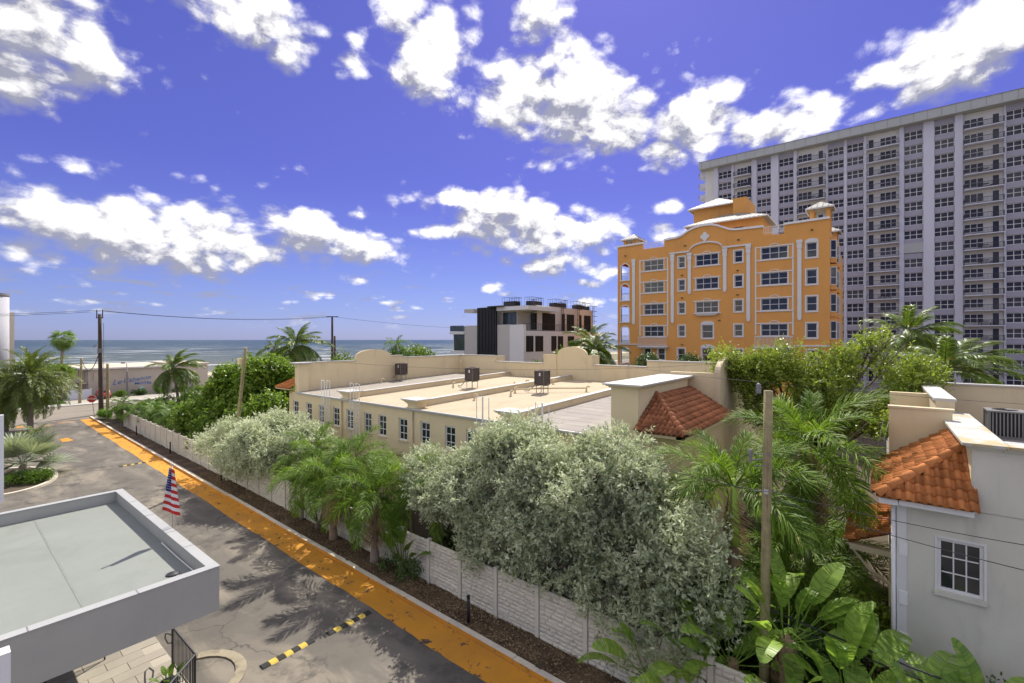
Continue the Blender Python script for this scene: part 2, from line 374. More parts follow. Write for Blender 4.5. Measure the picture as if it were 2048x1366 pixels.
# kerb stones
kerb = thing('kerb', 'concrete kerb with orange painted face along the driveway', 'kerb', (kx(40), 40, 0)); kerb['kind'] = 'structure'
M_kerb = pbr('kerb concrete', (.60, .55, .45), .9, .14, 1.2, .35, 30, .01, ((.25, .23, .2), .5, (1.4, 1.4, 1.4)), objvar=.08)
km = MB(); L_ = 2.98
km.add([(0, 0, -.02), (0, L_, -.02), (.02, 0, .15), (.02, L_, .15), (.24, 0, .155), (.24, L_, .155), (.24, 0, 0), (.24, L_, 0)], [(2, 4, 5, 3), (4, 6, 7, 5), (0, 2, 4, 6), (1, 7, 5, 3)])
km.cur = 1; km.add([(0, 0, -.02), (0, L_, -.02), (.02, L_, .15), (.02, 0, .15)], [(0, 3, 2, 1)])
kme = km.mesh('kerb_stone', [M_kerb, M_opaint])
for i in range(30):
    y = -9 + i*3.0
    obj('kerb_stone', kme, kerb, (kx(y) + random.uniform(-.012, .012), y, random.uniform(-.008, .006)), (0, 0, -math.atan(.0196)+random.uniform(-.003, .003)))
# mulch bed between kerb and fence
def mulch_hook(t, pos, c, p):
    c = t.mix(t.mr(t.noise(pos, .8, 5, .65), .45, .65, 0, .7, True), c, (.19, .13, .075))
    return t.mix(t.mr(t.voro(pos, 22), .0, .4, .5, 0), c, (.30, .235, .14))
M_mulch = pbr('wood mulch', (.075, .050, .032), .95, .35, 3, .9, 30, .05, hook=mulch_hook)
ny = 260; nx = 7; V = []; Fq = []
for j in range(ny):
    y = -8 + j*(76/(ny-1))
    for i in range(nx): V.append((kx(y)+.2+i*.24, y, .12 + RNG.normal(0, .022) + .03*math.sin(y*1.7+i)))
for j in range(ny-1):
    for i in range(nx-1): a = j*nx+i; Fq.append((a, a+1, a+nx+1, a+nx))
struct('mulch_bed', npmesh('mulch_bed', V, Fq, M_mulch, True))
def scatter(name, n, x0, x1, y0, y1, z, size, mat, kxrel=True, flat=.3):
    c = np.stack([RNG.uniform(x0, x1, n), RNG.uniform(y0, y1, n), RNG.normal(z, .015, n)], 1)
    if kxrel: c[:, 0] += 11.3 + (c[:, 1]-7.8)*.0196
    d = RNG.normal(size=(n, 3)); d[:, 2] *= flat; d /= np.linalg.norm(d, axis=1)[:, None]
    e = np.cross(d, RNG.normal(size=(n, 3))*[1, 1, 1] + [0, 0, 0]); e /= np.linalg.norm(e, axis=1)[:, None]
    s = RNG.uniform(.4, 1.3, n)[:, None]*size
    V = np.stack([c-d*s, c+e*s*.4, c+d*s, c-e*s*.4], 1).reshape(-1, 3)
    return npmesh(name, V, np.arange(4*n).reshape(-1, 4), mat)
M_chip = leafmat('mulch chip', (.05, .032, .02), (.36, .27, .155), .0, .9, .1)
o = struct('mulch_chips', scatter('mulch_chips', 16000, .28, 1.5, -2, 40, .155, .045, M_chip), kind='stuff')
o = struct('fallen_leaves', scatter('fallen_leaves', 260, -1.2, 1.4, 2, 60, .05, .07, M_chip, flat=.1), kind='stuff')
# garden behind the fence
sheet('garden_soil', 13.1, 60, -30, 79.7, .03, M_soil)
sheet('street_verge', -700, 700, 97.3, 150, .04, pbr('verge soil', (.16, .15, .09), .95, .3, .3, .4, 6, .04))
sheet('side_walk', -300, 300, 97.3, 100.4, .09, M_conc)
k2 = MB(); k2.box(-300, 300, 96.98, 97.3, -.02, .13); struct('street_kerb', k2.mesh('street_kerb', M_kerb))
M_grass = leafmat('lawn grass', (.06, .13, .015), (.15, .26, .03), .3, .6, .2)
def grass(name, n, x0, x1, y0, y1, z, h=.16):
    c = np.stack([RNG.uniform(x0, x1, n), RNG.uniform(y0, y1, n), np.full(n, z)], 1)
    a = RNG.uniform(0, 6.28, n); wv = np.stack([np.cos(a), np.sin(a), 0*a], 1)*.05
    tip = c + np.stack([RNG.normal(0, .05, n), RNG.normal(0, .05, n), RNG.uniform(.5, 1.2, n)*h], 1)
    V = np.stack([c-wv, c+wv, tip], 1).reshape(-1, 3)
    return struct(name, npmesh(name, V, np.arange(3*n).reshape(-1, 3), M_grass), kind='stuff')
sheet('lawn', 3, 13.3, 100.45, 106.0, .07, pbr('lawn base', (.10, .17, .03), .95, .2, .6, .3, 20, .03))
grass('lawn_grass', 9000, 3.1, 13.2, 100.5, 105.9, .07)
sheet('motel_forecourt', 13.4, 80, 100.45, 109.0, .06, pbr('pale paving', (.36, .33, .28), .9, .15, .4, .3, 30, .01))
# beach and sea
bm_ = MB(); bm_.add([(-3000, 150, .0), (3000, 150, .0), (3000, 172, -.5), (-3000, 172, -.5), (3000, 200, -2.5), (-3000, 200, -2.5)], [(0, 1, 2, 3), (3, 2, 4, 5)])
struct('beach', bm_.mesh('beach', pbr('beach sand', (.46, .39, .27), .95, .12, .1, .3, 4, .05)))
def sea_mat():
    m = bpy.data.materials.new('sea water'); m.use_nodes = True; t = NT(m.node_tree); p = m.node_tree.nodes['Principled BSDF']
    pos = t.new('ShaderNodeNewGeometry').outputs['Position']; x, y, z = t.xyz(pos)
    dist = t.m('ADD', y, t.m('MULTIPLY', t.m('SUBTRACT', t.noise(t.map(pos, (.006, .012, .01)), 1.0, 3), .5), 120))
    r = t.new('ShaderNodeValToRGB'); e = r.color_ramp.elements
    e[0].position = 0; e[0].color = (.20, .185, .135, 1); e[1].position = 1; e[1].color = (.012, .045, .075, 1)
    for ps, c in ((.08, (.12, .125, .105)), (.20, (.062, .088, .082)), (.45, (.030, .056, .062))): k = e.new(ps); k.color = (*c, 1)
    t.l.new(t.mr(dist, 165, 900), r.inputs[0]); c = r.outputs[0]
    # streaks of light and dark water, running with the shore
    c = t.mix(t.mr(t.noise(t.map(pos, (.004, .05, .01)), 1.0, 5, .65), .42, .66, 0, .55, True), c, (.10, .115, .10))
    br = t.noise(t.map(pos, (.012, .11, .01)), 1.0, 6, .62, .3)
    near = t.mr(y, 250, 1300, 1, .0)
    foam = t.m('MULTIPLY', t.mr(br, .575, .62, 0, 1, True), near)
    caps = t.m('MULTIPLY', t.mr(t.noise(t.map(pos, (.05, .25, .1)), 1.0, 4, .7), .70, .74, 0, .8), t.mr(y, 300, 1500, 1, .3))
    fm = t.m('MAXIMUM', foam, caps)
    c = t.mix(fm, c, (.80, .80, .78))
    t.put(p.inputs['Base Color'], c); t.put(p.inputs['Roughness'], t.mr(fm, 0, 1, .32, .9)); p.inputs['Specular IOR Level'].default_value = .03
    h = t.m('ADD', t.noise(t.map(pos, (.10, .35, .2)), 1.0, 6, .6), t.m('MULTIPLY', t.noise(t.map(pos, (.8, 1.6, 1)), 1.0, 3), .2))
    t.put(p.inputs['Normal'], t.bump(h, .8, 1.2))
    return m
sheet('sea', -20000, 20000, 168, 22000, -.9, sea_mat())
# ------------------------------------------------------------------ precast fence
def fx(y): return kx(y) + 1.42
fence = thing('precast_wall', 'pale precast concrete garden wall with rock-faced slabs between posts', 'wall', (fx(30), 30, .1))
def slab_mesh(seed):
    """one precast slab: two courses of rock-faced stones standing proud of recessed joints"""
    r = random.Random(seed); m = MB(); m.box(.0, .05, 0, 2.0, 0, .285)
    for (z0, z1) in ((.008, .138), (.150, .280)):
        u = .012
        while u < 1.97:
            e = min(1.988, u + r.uniform(.22, .52)); e = 1.988 if 1.988-e < .15 else e; d = r.uniform(.016, .036); g = .022; q = [r.uniform(-.012, .012) for _ in range(5)]
            b = [(-.0005, u, z0), (-.0005, e-.012, z0), (-.0005, e-.012, z1), (-.0005, u, z1)]; t = [(-d+q[0], u+g, z0+g), (-d+q[1], e-.012-g, z0+g), (-d+q[2], e-.012-g, z1-g), (-d+q[3], u+g, z1-g)]
            c = (-d-.012+q[4], (u+e)/2+r.uniform(-.04, .04), (z0+z1)/2)
            m.add(b+t+[c], [(0, 1, 5, 4), (1, 2, 6, 5), (2, 3, 7, 6), (3, 0, 4, 7), (4, 5, 8), (5, 6, 8), (6, 7, 8), (7, 4, 8)]); u = e
    return m.mesh('slab', M_fence)
slabs = [slab_mesh(s) for s in range(5)]
pm = MB(); pm.box(-.075, .075, -.075, .075, 0, 1.80); pm.prism([(-.085, -.085, 1.80), (.085, -.085, 1.80), (.085, .085, 1.80), (-.085, .085, 1.80)], (0, 0, .04)); pme = pm.mesh('post', M_fence)
PITCH = 1.87
for i in range(-9, 31):
    y = 12.75 + i*PITCH
    obj('post', pme, fence, (fx(y), y, .08))
    if i < 30:
        for k in range(6):
            obj('slab', slabs[(i*3+k*7) % 5], fence, (fx(y)-.01, y+.08, .10+k*.29), (0, 0, -math.atan(.0196)+random.uniform(-.004, .004)), (1, .855, .97))
# ------------------------------------------------------------------ cream town houses with the flat roof
def RZ(x): return 6.05 + .03*(x-18)
XF, XB, Y0, Y1 = 18.0, 36.3, 7.63, 36.2
house = thing('town_house_block', 'long cream stucco block with flat roof, curved parapets and white framed windows', 'building', (27, 22, 0))
WIN_Y = [35.9, 33.85, 32.0, 30.0, 28.25, 26.15, 24.55, 22.45, 20.4, 18.3, 16.65, 14.9, 13.0, 11.2, 9.4]
WW, WZ0, WZ1 = .84, 4.0, 5.36
holes = [(y, y+WW, WZ0, WZ1) for y in WIN_Y] + [(y, y+WW, .9, 2.3) for y in WIN_Y]
front = wall_holes(lambda u, z, d: (XF+d, u, z), Y0, 37.4, 0, 5.92, holes, .16)
front.box(XF+.2, XF+.3, Y0, 37.4, 0, 5.9)
front.quad((XF, 37.4, 0), (XB, 37.4, 0), (XB, 37.4, 6.0), (XF, 37.4, 6.0)); front.quad((XF, Y0+.05, 0), (XB, Y0+.05, 0), (XB, Y0+.05, 6.0), (XF, Y0+.05, 6.0)); front.quad((XB, Y0, 0), (XB, 37.4, 0), (XB, 37.4, 6.5), (XB, Y0, 6.5))
part('facade', front, M_cream, house)
def frame_mesh(w, h, nc, nr, mat, t=.06, mun=.03, d=.05, name='window'):
    m = MB(); m.box(0, d, 0, t, 0, h); m.box(0, d, w-t, w, 0, h); m.box(0, d, t, w-t, 0, t); m.box(0, d, t, w-t, h-t, h)
    for i in range(1, nc): y = w*i/nc; m.box(.012, d-.005, y-mun/2, y+mun/2, t, h-t)
    for j in range(1, nr):
        z = h*j/nr
        for i in range(nc): a = t if i == 0 else w*i/nc+mun/2; b = w-t if i == nc-1 else w*(i+1)/nc-mun/2; m.box(.014, d-.006, a, b, z-mun/2, z+mun/2)
    return m.mesh(name, mat)
def pane_mesh(w, h, t, x, mat): return B((x, x+.01, t*.6, w-t*.6, t*.6, h-t*.6)).mesh('pane', mat)
fm_ = frame_mesh(WW, WZ1-WZ0, 2, 3, M_wtrim, .09, .045); pm_ = pane_mesh(WW, WZ1-WZ0, .09, .03, M_glass)
for y in WIN_Y:
    o = obj('window', fm_, house, (XF+.06, y, WZ0)); obj('pane', pm_, o, (0, 0, 0), world=False)
sill = B((-.05, .08, -.06, WW+.06, -.09, -.003)).mesh('sill', M_cream_d)
for y in WIN_Y: obj('sill', sill, house, (XF, y, WZ0))
part('eave_moulding', B((XF-.10, XF-.002, Y0, 36.2, 5.92, 6.0), (XF-.18, XF-.01, Y0, 36.2, 6.003, 6.07)), M_coping, house)
# flat roof bays between the party-wall curbs
def roof_hook(t, pos, c, p):
    pud = t.mr(t.noise(t.map(pos, (.25, .4, 1)), 1.0, 6, .65, .5), .52, .72, 0, .55, True)
    c = t.mix(pud, c, (.31, .235, .14))
    return t.mix(t.mr(t.noise(pos, 2.5, 6, .75), .62, .70, 0, .5), c, (.33, .27, .19))
M_roofc = pbr('cream roof coating', (.44, .37, .255), .9, .10, .5, .3, 20, .01, hook=roof_hook)
def felt_hook(t, pos, c, p):
    x, y, z = t.xyz(pos)
    ln = t.m('FRACT', t.m('MULTIPLY', x, 1.05))
    return t.mix(t.mr(ln, .0, .075, .95, 0), t.mix(t.mr(t.noise(pos, .8, 5, .6), .45, .7, 0, .5), c, (.40, .36, .31)), (.05, .048, .045))
M_felt = pbr('grey roll roofing', (.29, .265, .24), .9, .14, .6, .4, 40, .008, hook=felt_hook)
M_feltd = pbr('weathered grey roof', (.30, .27, .23), .9, .16, .6, .4, 30, .008, ((.16, .15, .14), .6, (.5, .5, .5)))
CURB = [14.5, 21.95, 29.1]
ys = [Y0+.3] + CURB + [36.0]
for i in range(4):
    m = MB(); m.quad((XF-.02, ys[i]+.1, 6.075), (XB, ys[i]+.1, RZ(XB)), (XB, ys[i+1]-.1, RZ(XB)), (XF-.02, ys[i+1]-.1, 6.075))
    m.quad((XF-.02, ys[i]+.1, 6.06), (XF-.02, ys[i+1]-.1, 6.06), (XF-.02, ys[i+1]-.1, 6.075), (XF-.02, ys[i]+.1, 6.075))
    part('roof_bay', m, [M_felt, M_roofc, M_roofc, M_feltd][i], house)
for y in CURB:
    m = MB(); m.prism([(XF+.6, y-.12, 6.0), (XF+.6, y+.12, 6.0), (XF+.6, y+.12, 6.45), (XF+.6, y-.12, 6.45)], (XB-XF-.7, 0, .50))
    c = part('party_wall', m, M_cream_d, house)
    m = MB(); m.prism([(XF+.55, y-.18, 6.453), (XF+.55, y+.18, 6.453), (XF+.55, y+.18, 6.50), (XF+.55, y-.18, 6.50)], (XB-XF-.75, 0, .50))
    obj('coping', m.mesh('coping', M_coping), c)
    m = MB()   # corbelled block that ends the party wall over the facade
    for (a, z0, z1) in ((.36, 6.08, 6.34), (.44, 6.343, 6.42), (.54, 6.423, 6.50), (.66, 6.503, 6.56)): m.box(XF-.10-(a-.36)*.6, XF+.75, y-a, y+a, z0, z1)
    b = part('corbel_block', m, M_cream, house)
    obj('coping', B((XF-.33, XF+.85, y-.74, y+.74, 6.563, 6.63)).mesh('coping', M_coping), b)
def run_wall(P, segs, th, name='parapet'):
    """parapet of several heights; segs (u0, u1, z0, z1, coping)"""
    for (u0, u1, z0, z1, cp) in segs:
        m = MB(); m.prism([P(u0, z0, 0), P(u1, z0, 0), P(u1, z1, 0), P(u0, z1, 0)], Vector(P(0, 0, th)) - Vector(P(0, 0, 0)))
        o = part(name, m, M_cream, house)
        if cp:
            c = MB(); q = Vector(P(0, 0, th+.16)) - Vector(P(0, 0, 0)); c.prism([P(u0-.03, z1+.003, -.08), P(u1+.03, z1+.003, -.08), P(u1+.03, z1+.07, -.08), P(u0-.03, z1+.07, -.08)], q)
            obj('coping', c.mesh('coping', M_coping), o)
def arch_wall(P, u0, u1, z0, zs, rise, th, par, mat=None, n=16):
    pts = [P(u0, z0, 0), P(u1, z0, 0)]
    for k in range(n+1): a = math.pi*k/n; pts.append(P((u0+u1)/2 + (u1-u0)/2*math.cos(a), zs + rise*math.sin(a), 0))
    m = MB(); m.prism(pts, Vector(P(0, 0, th)) - Vector(P(0, 0, 0))); return part('curved_parapet', m, mat or M_cream, par)
PL = lambda u, z, d: (u, 36.05+d, z)        # end parapet, runs along x
run_wall(PL, [(18.2, 23.2, 5.9, 8.33, 1), (26.95, 28.3, 6.2, 8.66, 1), (28.3, XB, 6.2, 8.47, 1)], .22)
arch_wall(lambda u, z, d: (u, 36.03+d, z), 23.2, 26.95, 6.2, 8.70, .62, .19, house)
part('corner_pier', B((XF-.02, XF+.75, 35.75, 36.45, 5.8, 8.25)), M_cream, house)
part('corner_pier_cap', B((XF-.22, XF+.9, 35.55, 36.65, 8.253, 8.32), (XF-.30, XF+.95, 35.47, 36.72, 8.323, 8.39)), M_coping, house)
PB = lambda u, z, d: (XB-.02+d, u, z)         # rear parapet, runs along y
run_wall(PB, [(31.1, 36.0, 6.3, 8.52, 1), (25.0, 31.1, 6.3, 7.93, 1), (23.55, 25.0, 6.3, 8.82, 0), (19.75, 20.9, 6.3, 8.80, 0), (14.75, 19.75, 6.3, 7.95, 1), (8.2, 14.75, 6.3, 8.45, 1)], .24)
arch_wall(lambda u, z, d: (XB-.035+d, u, z), 20.3, 23.4, 6.3, 8.86, .72, .20, house)
part('parapet_return', B((XB+.24, XB+1.6, 31.1, 31.34, 6.3, 8.50)), M_cream, house)
part('parapet_return', B((XB+.24, XB+1.3, 19.75, 19.95, 6.3, 8.78)), M_cream, house)
part('parapet_return', B((XB+.24, XB+1.6, 14.55, 14.79, 6.3, 8.43)), M_cream, house)
# end wall of the last house, with its pier, and the wall with the side arch
part('end_parapet', B((XF-.15, 24.1, Y0, Y0+1.2, 4.0, 8.18)), M_cream, house)
m = MB(); m.box(XF-.23, 24.25, Y0-.08, Y0+1.28, 8.183, 8.25); m.box(XF-.32, 24.3, Y0-.17, Y0+1.37, 8.253, 8.30)
o = part('end_cornice', m, M_cream_d, house)
obj('coping', B((XF-.42, 24.35, Y0-.27, Y0+1.47, 8.303, 8.37)).mesh('coping', M_coping), o)
part('side_wall', B((24.3, 24.55, 6.14, 8.6, 0, 8.52)), M_cream, house)
o = arch_wall(lambda u, z, d: (u, 6.10+d, z), 24.25, 28.4, 0, 8.55, .76, .28, house, M_cream_d)
part('side_wall', B((28.4, XB, 6.14, 6.4, 0, 8.3)), M_cream_d, house)
part('side_wall', B((17.95, 24.3, 5.95, Y0, 0, 6.55)), M_cream, house)
# tiled hip roof over the corner bay
def tile_mesh(w=.26, L=.40):
    m = MB(); n = 8; lo = []; hi = []; 
    for k in range(n+1):
        u = k/n; z = .072*math.sin(math.pi*u/.74) if u < .74 else -.02*math.sin(math.pi*(u-.74)/.26)
        lo.append((u*w, -.035, z+.085)); hi.append((u*w, L, z+.012))
    bt = [(p[0], p[1], p[2]-.055) for p in lo]
    m.add(lo+hi+bt, [(k, k+1, n+2+k, n+1+k) for k in range(n)] + [(2*n+2+k, 2*n+3+k, k+1, k) for k in range(n)])
    return m
def tile_slope(par, origin, ex, ey, U, V, inside, mat, w=.195, L=.29, name='tile'):
    """tiles on a slope: origin at the eave, ex along it, ey up it (unit vectors); a tile where inside(u, v) says so"""
    key = ('tile', mat.name, w, L)
    if key not in MATS: MATS[key] = tile_mesh(w, L+.06).mesh('tile', mat, True)
    ex = Vector(ex).normalized(); ey = Vector(ey).normalized(); ez = ex.cross(ey)
    R = Matrix((ex, ey, ez)).transposed()
    for j in range(int(V/L)+1):
        for i in range(int(U/w)+1):
            u = i*w; v = j*L
            if not inside(u+w/2, v+L*.5): continue
            p = Vector(origin) + ex*(u+random.uniform(-.004, .004)) + ey*(v+random.uniform(-.008, .008)) + ez*.015
            jit = Matrix.Rotation(random.uniform(-.012, .012), 3, 'Z')
            obj(name, MATS[key], par, mtx=Matrix.Translation(p) @ (R @ jit).to_4x4())
def cap_run(par, p0, p1, mat, r=.125, L=.34, name='hip_tile'):
    p0 = Vector(p0); p1 = Vector(p1); d = p1-p0; n = max(2, int(d.length/L)); d.normalize()
    x = d.cross(Vector((0, 0, 1))).normalized(); z = x.cross(d)
    key = ('cap', mat.name, r, L)
    if key not in MATS:
        m = MB(); k = 8; a0 = [(r*1.12*math.cos(math.pi*i/k), 0, r*1.12*math.sin(math.pi*i/k)) for i in range(k+1)]; a1 = [(r*.9*math.cos(math.pi*i/k), L*1.15, r*.9*math.sin(math.pi*i/k)) for i in range(k+1)]
        a2 = [(p[0]*.8, 0, p[2]*.8) for p in a0]
        m.add(a0+a1+a2, [(i, k+1+i, k+2+i, i+1) for i in range(k)] + [(i, i+1, 2*k+3+i, 2*k+2+i) for i in range(k)]); MATS[key] = m.mesh('hip_tile', mat, True)
    R = Matrix((x, d, z)).transposed()
    for i in range(n): obj(name, MATS[key], par, mtx=Matrix.Translation(p0 + d*(i*(p1-p0).length/n)) @ (R @ Matrix.Rotation(random.uniform(-.03, .03), 3, 'Z')).to_4x4())
def lean_hip(par, ex0, ey0, ez0, px, py, pz, xend, mat, name, sgn):
    """roof in the corner of two walls: eave corner (ex0, ey0, ez0), inner peak (px, py, pz), side slope goes on to xend along the wall"""
    C = Vector((ex0, ey0, ez0)); Pk = Vector((px, py, pz)); Ew = Vector((ex0, py, ez0)); Es = Vector((xend, ey0, ez0)); Pe = Vector((xend, py, pz))
    m = MB(); m.add([C, Es, Pe, Pk], [(0, 1, 2, 3)]); m.add([C, Pk, Ew], [(0, 1, 2)])
    m.add([C, Es, Pe, Ew], [(3, 2, 1, 0)])
    r = part(name, m, mat, par)
    # side slope: eave along x
    up = Vector((0, py-ey0, pz-ez0)); sl = up.length; U = xend-ex0; run = px-ex0
    if sgn > 0: tile_slope(r, C, (1, 0, 0), up, U, sl-.1, lambda u, v: u > run*v/sl and u < U-.05, mat)
    else: tile_slope(r, Es, (-1, 0, 0), up, U, sl-.1, lambda u, v: (U-u) > run*v/sl and u > .05, mat)
    up2 = Vector((px-ex0, 0, pz-ez0)); s2 = up2.length; W = abs(py-ey0)
    if sgn > 0: tile_slope(r, Ew, (0, -1, 0), up2, W, s2-.1, lambda u, v: (W-u) > W*v/s2-.02, mat)
    else: tile_slope(r, C, (0, -1, 0), up2, W, s2-.1, lambda u, v: u > W*v/s2-.02, mat)
    cap_run(r, C+Vector((0, 0, .04)), Pk+Vector((0, 0, .04)), mat)
    return r
lean_hip(house, 17.35, 5.55, 6.55, 19.76, Y0-.02, 7.80, 24.28, M_tiled, 'tile_roof', +1)
part('eave_board', B((17.40, 17.95, 5.60, Y0-.02, 6.43, 6.54), (17.40, 24.28, 5.58, 5.94, 6.40, 6.54)), M_cream_d, house)
# small tiled roof beyond the other end
r = part('tile_roof', MB().add([(17.5, 38.9, 6.3), (17.5, 36.5, 6.3), (19.4, 36.5, 7.35), (19.4, 37.4, 7.35)], [(0, 1, 2, 3)]), M_tile, house)
up = Vector((1.9, 0, 1.05)); tile_slope(r, (17.5, 38.9, 6.3), (0, -1, 0), up, 2.4, up.length, lambda u, v: u > 1.5*v/2.2, M_tile)
part('eave_board', B((17.55, 18.0, 36.6, 38.8, 6.2, 6.29)), M_cream, house)
# downpipes
for y in (29.6, 21.9): part('downpipe', MB().tube([(XF-.09, y, 5.9), (XF-.09, y, .1)], .05, 8), M_cream_d, house, True)
# ladder handrails over the eave
for (ya, yb) in ((30.7, 32.05), (27.0, 28.3), (15.5, 16.55), (11.8, 12.75)):
    l = thing('roof_ladder', {30.7: 'white roof access ladder fixed to the facade beside the end parapet', 27.0: 'white roof access ladder between the two corbelled blocks farthest along the facade', 15.5: 'white roof access ladder rising above the eave, by the cream roof with two air conditioners', 11.8: 'white roof access ladder in front of the seamed grey roof'}[ya], 'ladder', (XF-.25, (ya+yb)/2, 3.2), 'roof ladders on the cream facade')
    for k, y in enumerate((ya+.1, yb-.5)):
        m = MB()
        m.tube([(XF-.28, y, 3.2), (XF-.28, y, 7.22), (XF-.28, y+.4, 7.26), (XF-.28, y+.4, 6.2), (XF-.28, y+.4, 3.2)], .024, 6); part('stile', m, M_white, l)
        m = MB(); [m.tube([(XF-.28, y, z), (XF-.28, y+.4, z)], .016, 6) for z in (3.5, 3.8, 4.1, 4.4, 4.7, 5.0, 5.3, 5.6, 5.9)]; part('rungs', m, M_white, l)
# air conditioning units on stands
def louvre_unit():
    s = .78; h = .95; parts = []
    m = MB(); m.box(-s/2+.03, s/2-.03, -s/2+.03, s/2-.03, .02, h-.03); parts.append(('coil', m, M_black))
    m = MB()
    for k in range(11):
        z = .05 + k*.083
        for a in range(4):
            q = Matrix.Rotation(a*math.pi/2, 4, 'Z'); m.add([q @ Vector(p) for p in ((-s/2, -s/2, z), (s/2, -s/2, z), (s/2, -s/2+.02, z+.055), (-s/2, -s/2+.02, z+.055))], [(0, 1, 2, 3)])
    parts.append(('louvre', m, pbr('brown louvre', (.105, .085, .07), .6, .2, 3, 0)))
    m = MB()
    for (x, y) in ((-1, -1), (1, -1), (1, 1), (-1, 1)): m.box(x*s/2-.03, x*s/2+.03, y*s/2-.03, y*s/2+.03, 0, h)
    m.box(-s/2-.02, s/2+.02, -s/2-.02, s/2+.02, h, h+.05); m.box(-s/2-.02, s/2+.02, -s/2-.02, s/2+.02, -.05, .0)
    parts.append(('casing', m, pbr('brown casing', (.13, .105, .085), .5, .15, 3, 0)))
    m = MB()
    for r in (.10, .18, .26, .33): m.tube([(r*math.cos(a*.39), r*math.sin(a*.39), h+.07) for a in range(17)], .008, 4)
    parts.append(('fan_grille', m, M_dark))
    m = MB(); m.box(-s/2-.025, -s/2-.012, -.12, .0, .62, .84); parts.append(('rating_plate', m, M_white))
    m = MB()
    for (x, y) in ((-1, -1), (1, -1), (1, 1), (-1, 1)): m.tube([(x*.3, y*.3, -.62), (x*.3, y*.3, -.05)], .028, 6)
    m.box(-.36, .36, -.33, -.27, -.12, -.06); m.box(-.36, .36, .27, .33, -.12, -.06); parts.append(('stand', m, M_grey))
    return parts
UNIT = louvre_unit()
UM = [(n, b.mesh(n, mt)) for n, b, mt in UNIT]
for (x, y, lab) in ((27.5, 35.2, 'brown louvred air conditioner on the grey roof beside the curved end parapet'), (26.95, 25.5, 'brown louvred air conditioner on legs in the middle of the cream roof'), (27.5, 19.05, 'brown louvred air conditioner on legs beside vent pipes and the rear arched parapet')):
    u = thing('air_conditioner', lab, 'air conditioner', (x, y, RZ(x)+.64), 'air conditioners on the flat roof')
    for n, me in UM: obj(n, me, u, (0, 0, 0), world=False)
    m = MB(); m.tube([(x-.05, y+.35, RZ(x)+.9), (x-.3, y+.6, RZ(x)+.45), (x-.3, y+1.0, RZ(x)+.12), (x+.3, y+1.9, RZ(x)+.1)], .035, 6); part('refrigerant_line', m, M_grey, u, True)
def gooseneck():
    m = MB(); m.tube([(0, 0, 0), (0, 0, .32), (-.03, -.06, .42), (-.09, -.15, .42), (-.12, -.2, .34)], .065, 8); m.lathe([(.14, 0), (.1, .05), (.07, .1)], n=12); return m.mesh('roof_vent', M_cream_d, True)
gm = gooseneck()
for i, (x, y, lab) in enumerate(((29.0, 22.8, 'beige gooseneck roof vent behind the party wall curb'), (30.7, 22.9, 'beige gooseneck roof vent farther back along the same curb'), (32.2, 21.2, 'beige gooseneck vent nearest the rear lower parapet'), (29.6, 16.6, 'beige gooseneck vent at the end of the pipe beside the unit'), (24.9, 19.9, 'beige gooseneck vent by itself in front of the unit with pipes'), (22.3, 20.9, 'beige gooseneck vent closest to the facade corbel'), (26.2, 26.9, 'beige vent stub beside the middle air conditioner'), (25.2, 35.1, 'dark stained vent by the curved end parapet'), (26.4, 20.7, 'beige gooseneck vent joined to the horizontal pipe'))):
    o = obj('roof_vent', gm, None, (x, y, RZ(x)-.01), (0, 0, random.uniform(0, 3))); tag(o, lab, 'vent', 'vents on the flat roof')
o = obj('roof_pipe', MB().tube([(26.3, 20.7, RZ(26)+.3), (27.3, 19.6, RZ(27)+.32), (28.4, 18.0, RZ(28)+.34), (29.6, 16.7, RZ(29)+.3)], .06, 8).mesh('roof_pipe', M_cream_d, True)); tag(o, 'pale horizontal pipe running past the louvred unit on the roof', 'pipe')
# ------------------------------------------------------------------ orange apartment house
XO = 64.0
ob = thing('apartment_house', 'bright orange apartment house with white pilasters and metal hip roofs', 'building', (74, 17.4, 0))
FL = [12.15, 15.3, 18.45, 21.6]               # window heads of the four upper storeys
holes = []; wins = []
def win(y0, y1, z0, z1, nc, nr=2): holes.append((y0, y1, z0, z1)); wins.append((y0, y1, z0, z1, nc, nr))
for z in FL:
    win(23.55, 26.42, z-1.5, z, 3); win(8.45, 11.33, z-1.5, z, 3)
    win(20.62, 21.5, z-1.5, z, 1); win(13.42, 14.38, z-1.5, z, 1); win(5.5, 6.56, z-1.75, z, 1)
for z in FL[1:]: win(16.32, 19.18, z-1.5, z, 3)
win(16.98, 18.4, FL[0]-1.75, FL[0]+.05, 1); win(16.98, 18.4, 7.3, 9.1, 1)
for y in (25.45, 23.4, 20.62, 13.42, 8.35, 5.5): win(y, y+.98, 7.35, 9.0, 1)
LOG = [(28.75, 30.02, zt-2.45, zt) for zt in (21.5, 18.5, 15.3, 12.2, 9.1)]
P = lambda u, z, d: (XO+d, u, z)
top = [(30.57, 24.02), (26.65, 24.08)]
fr = wall_holes(P, 4.3, 30.57, 0, 23.05, holes + LOG, .22)
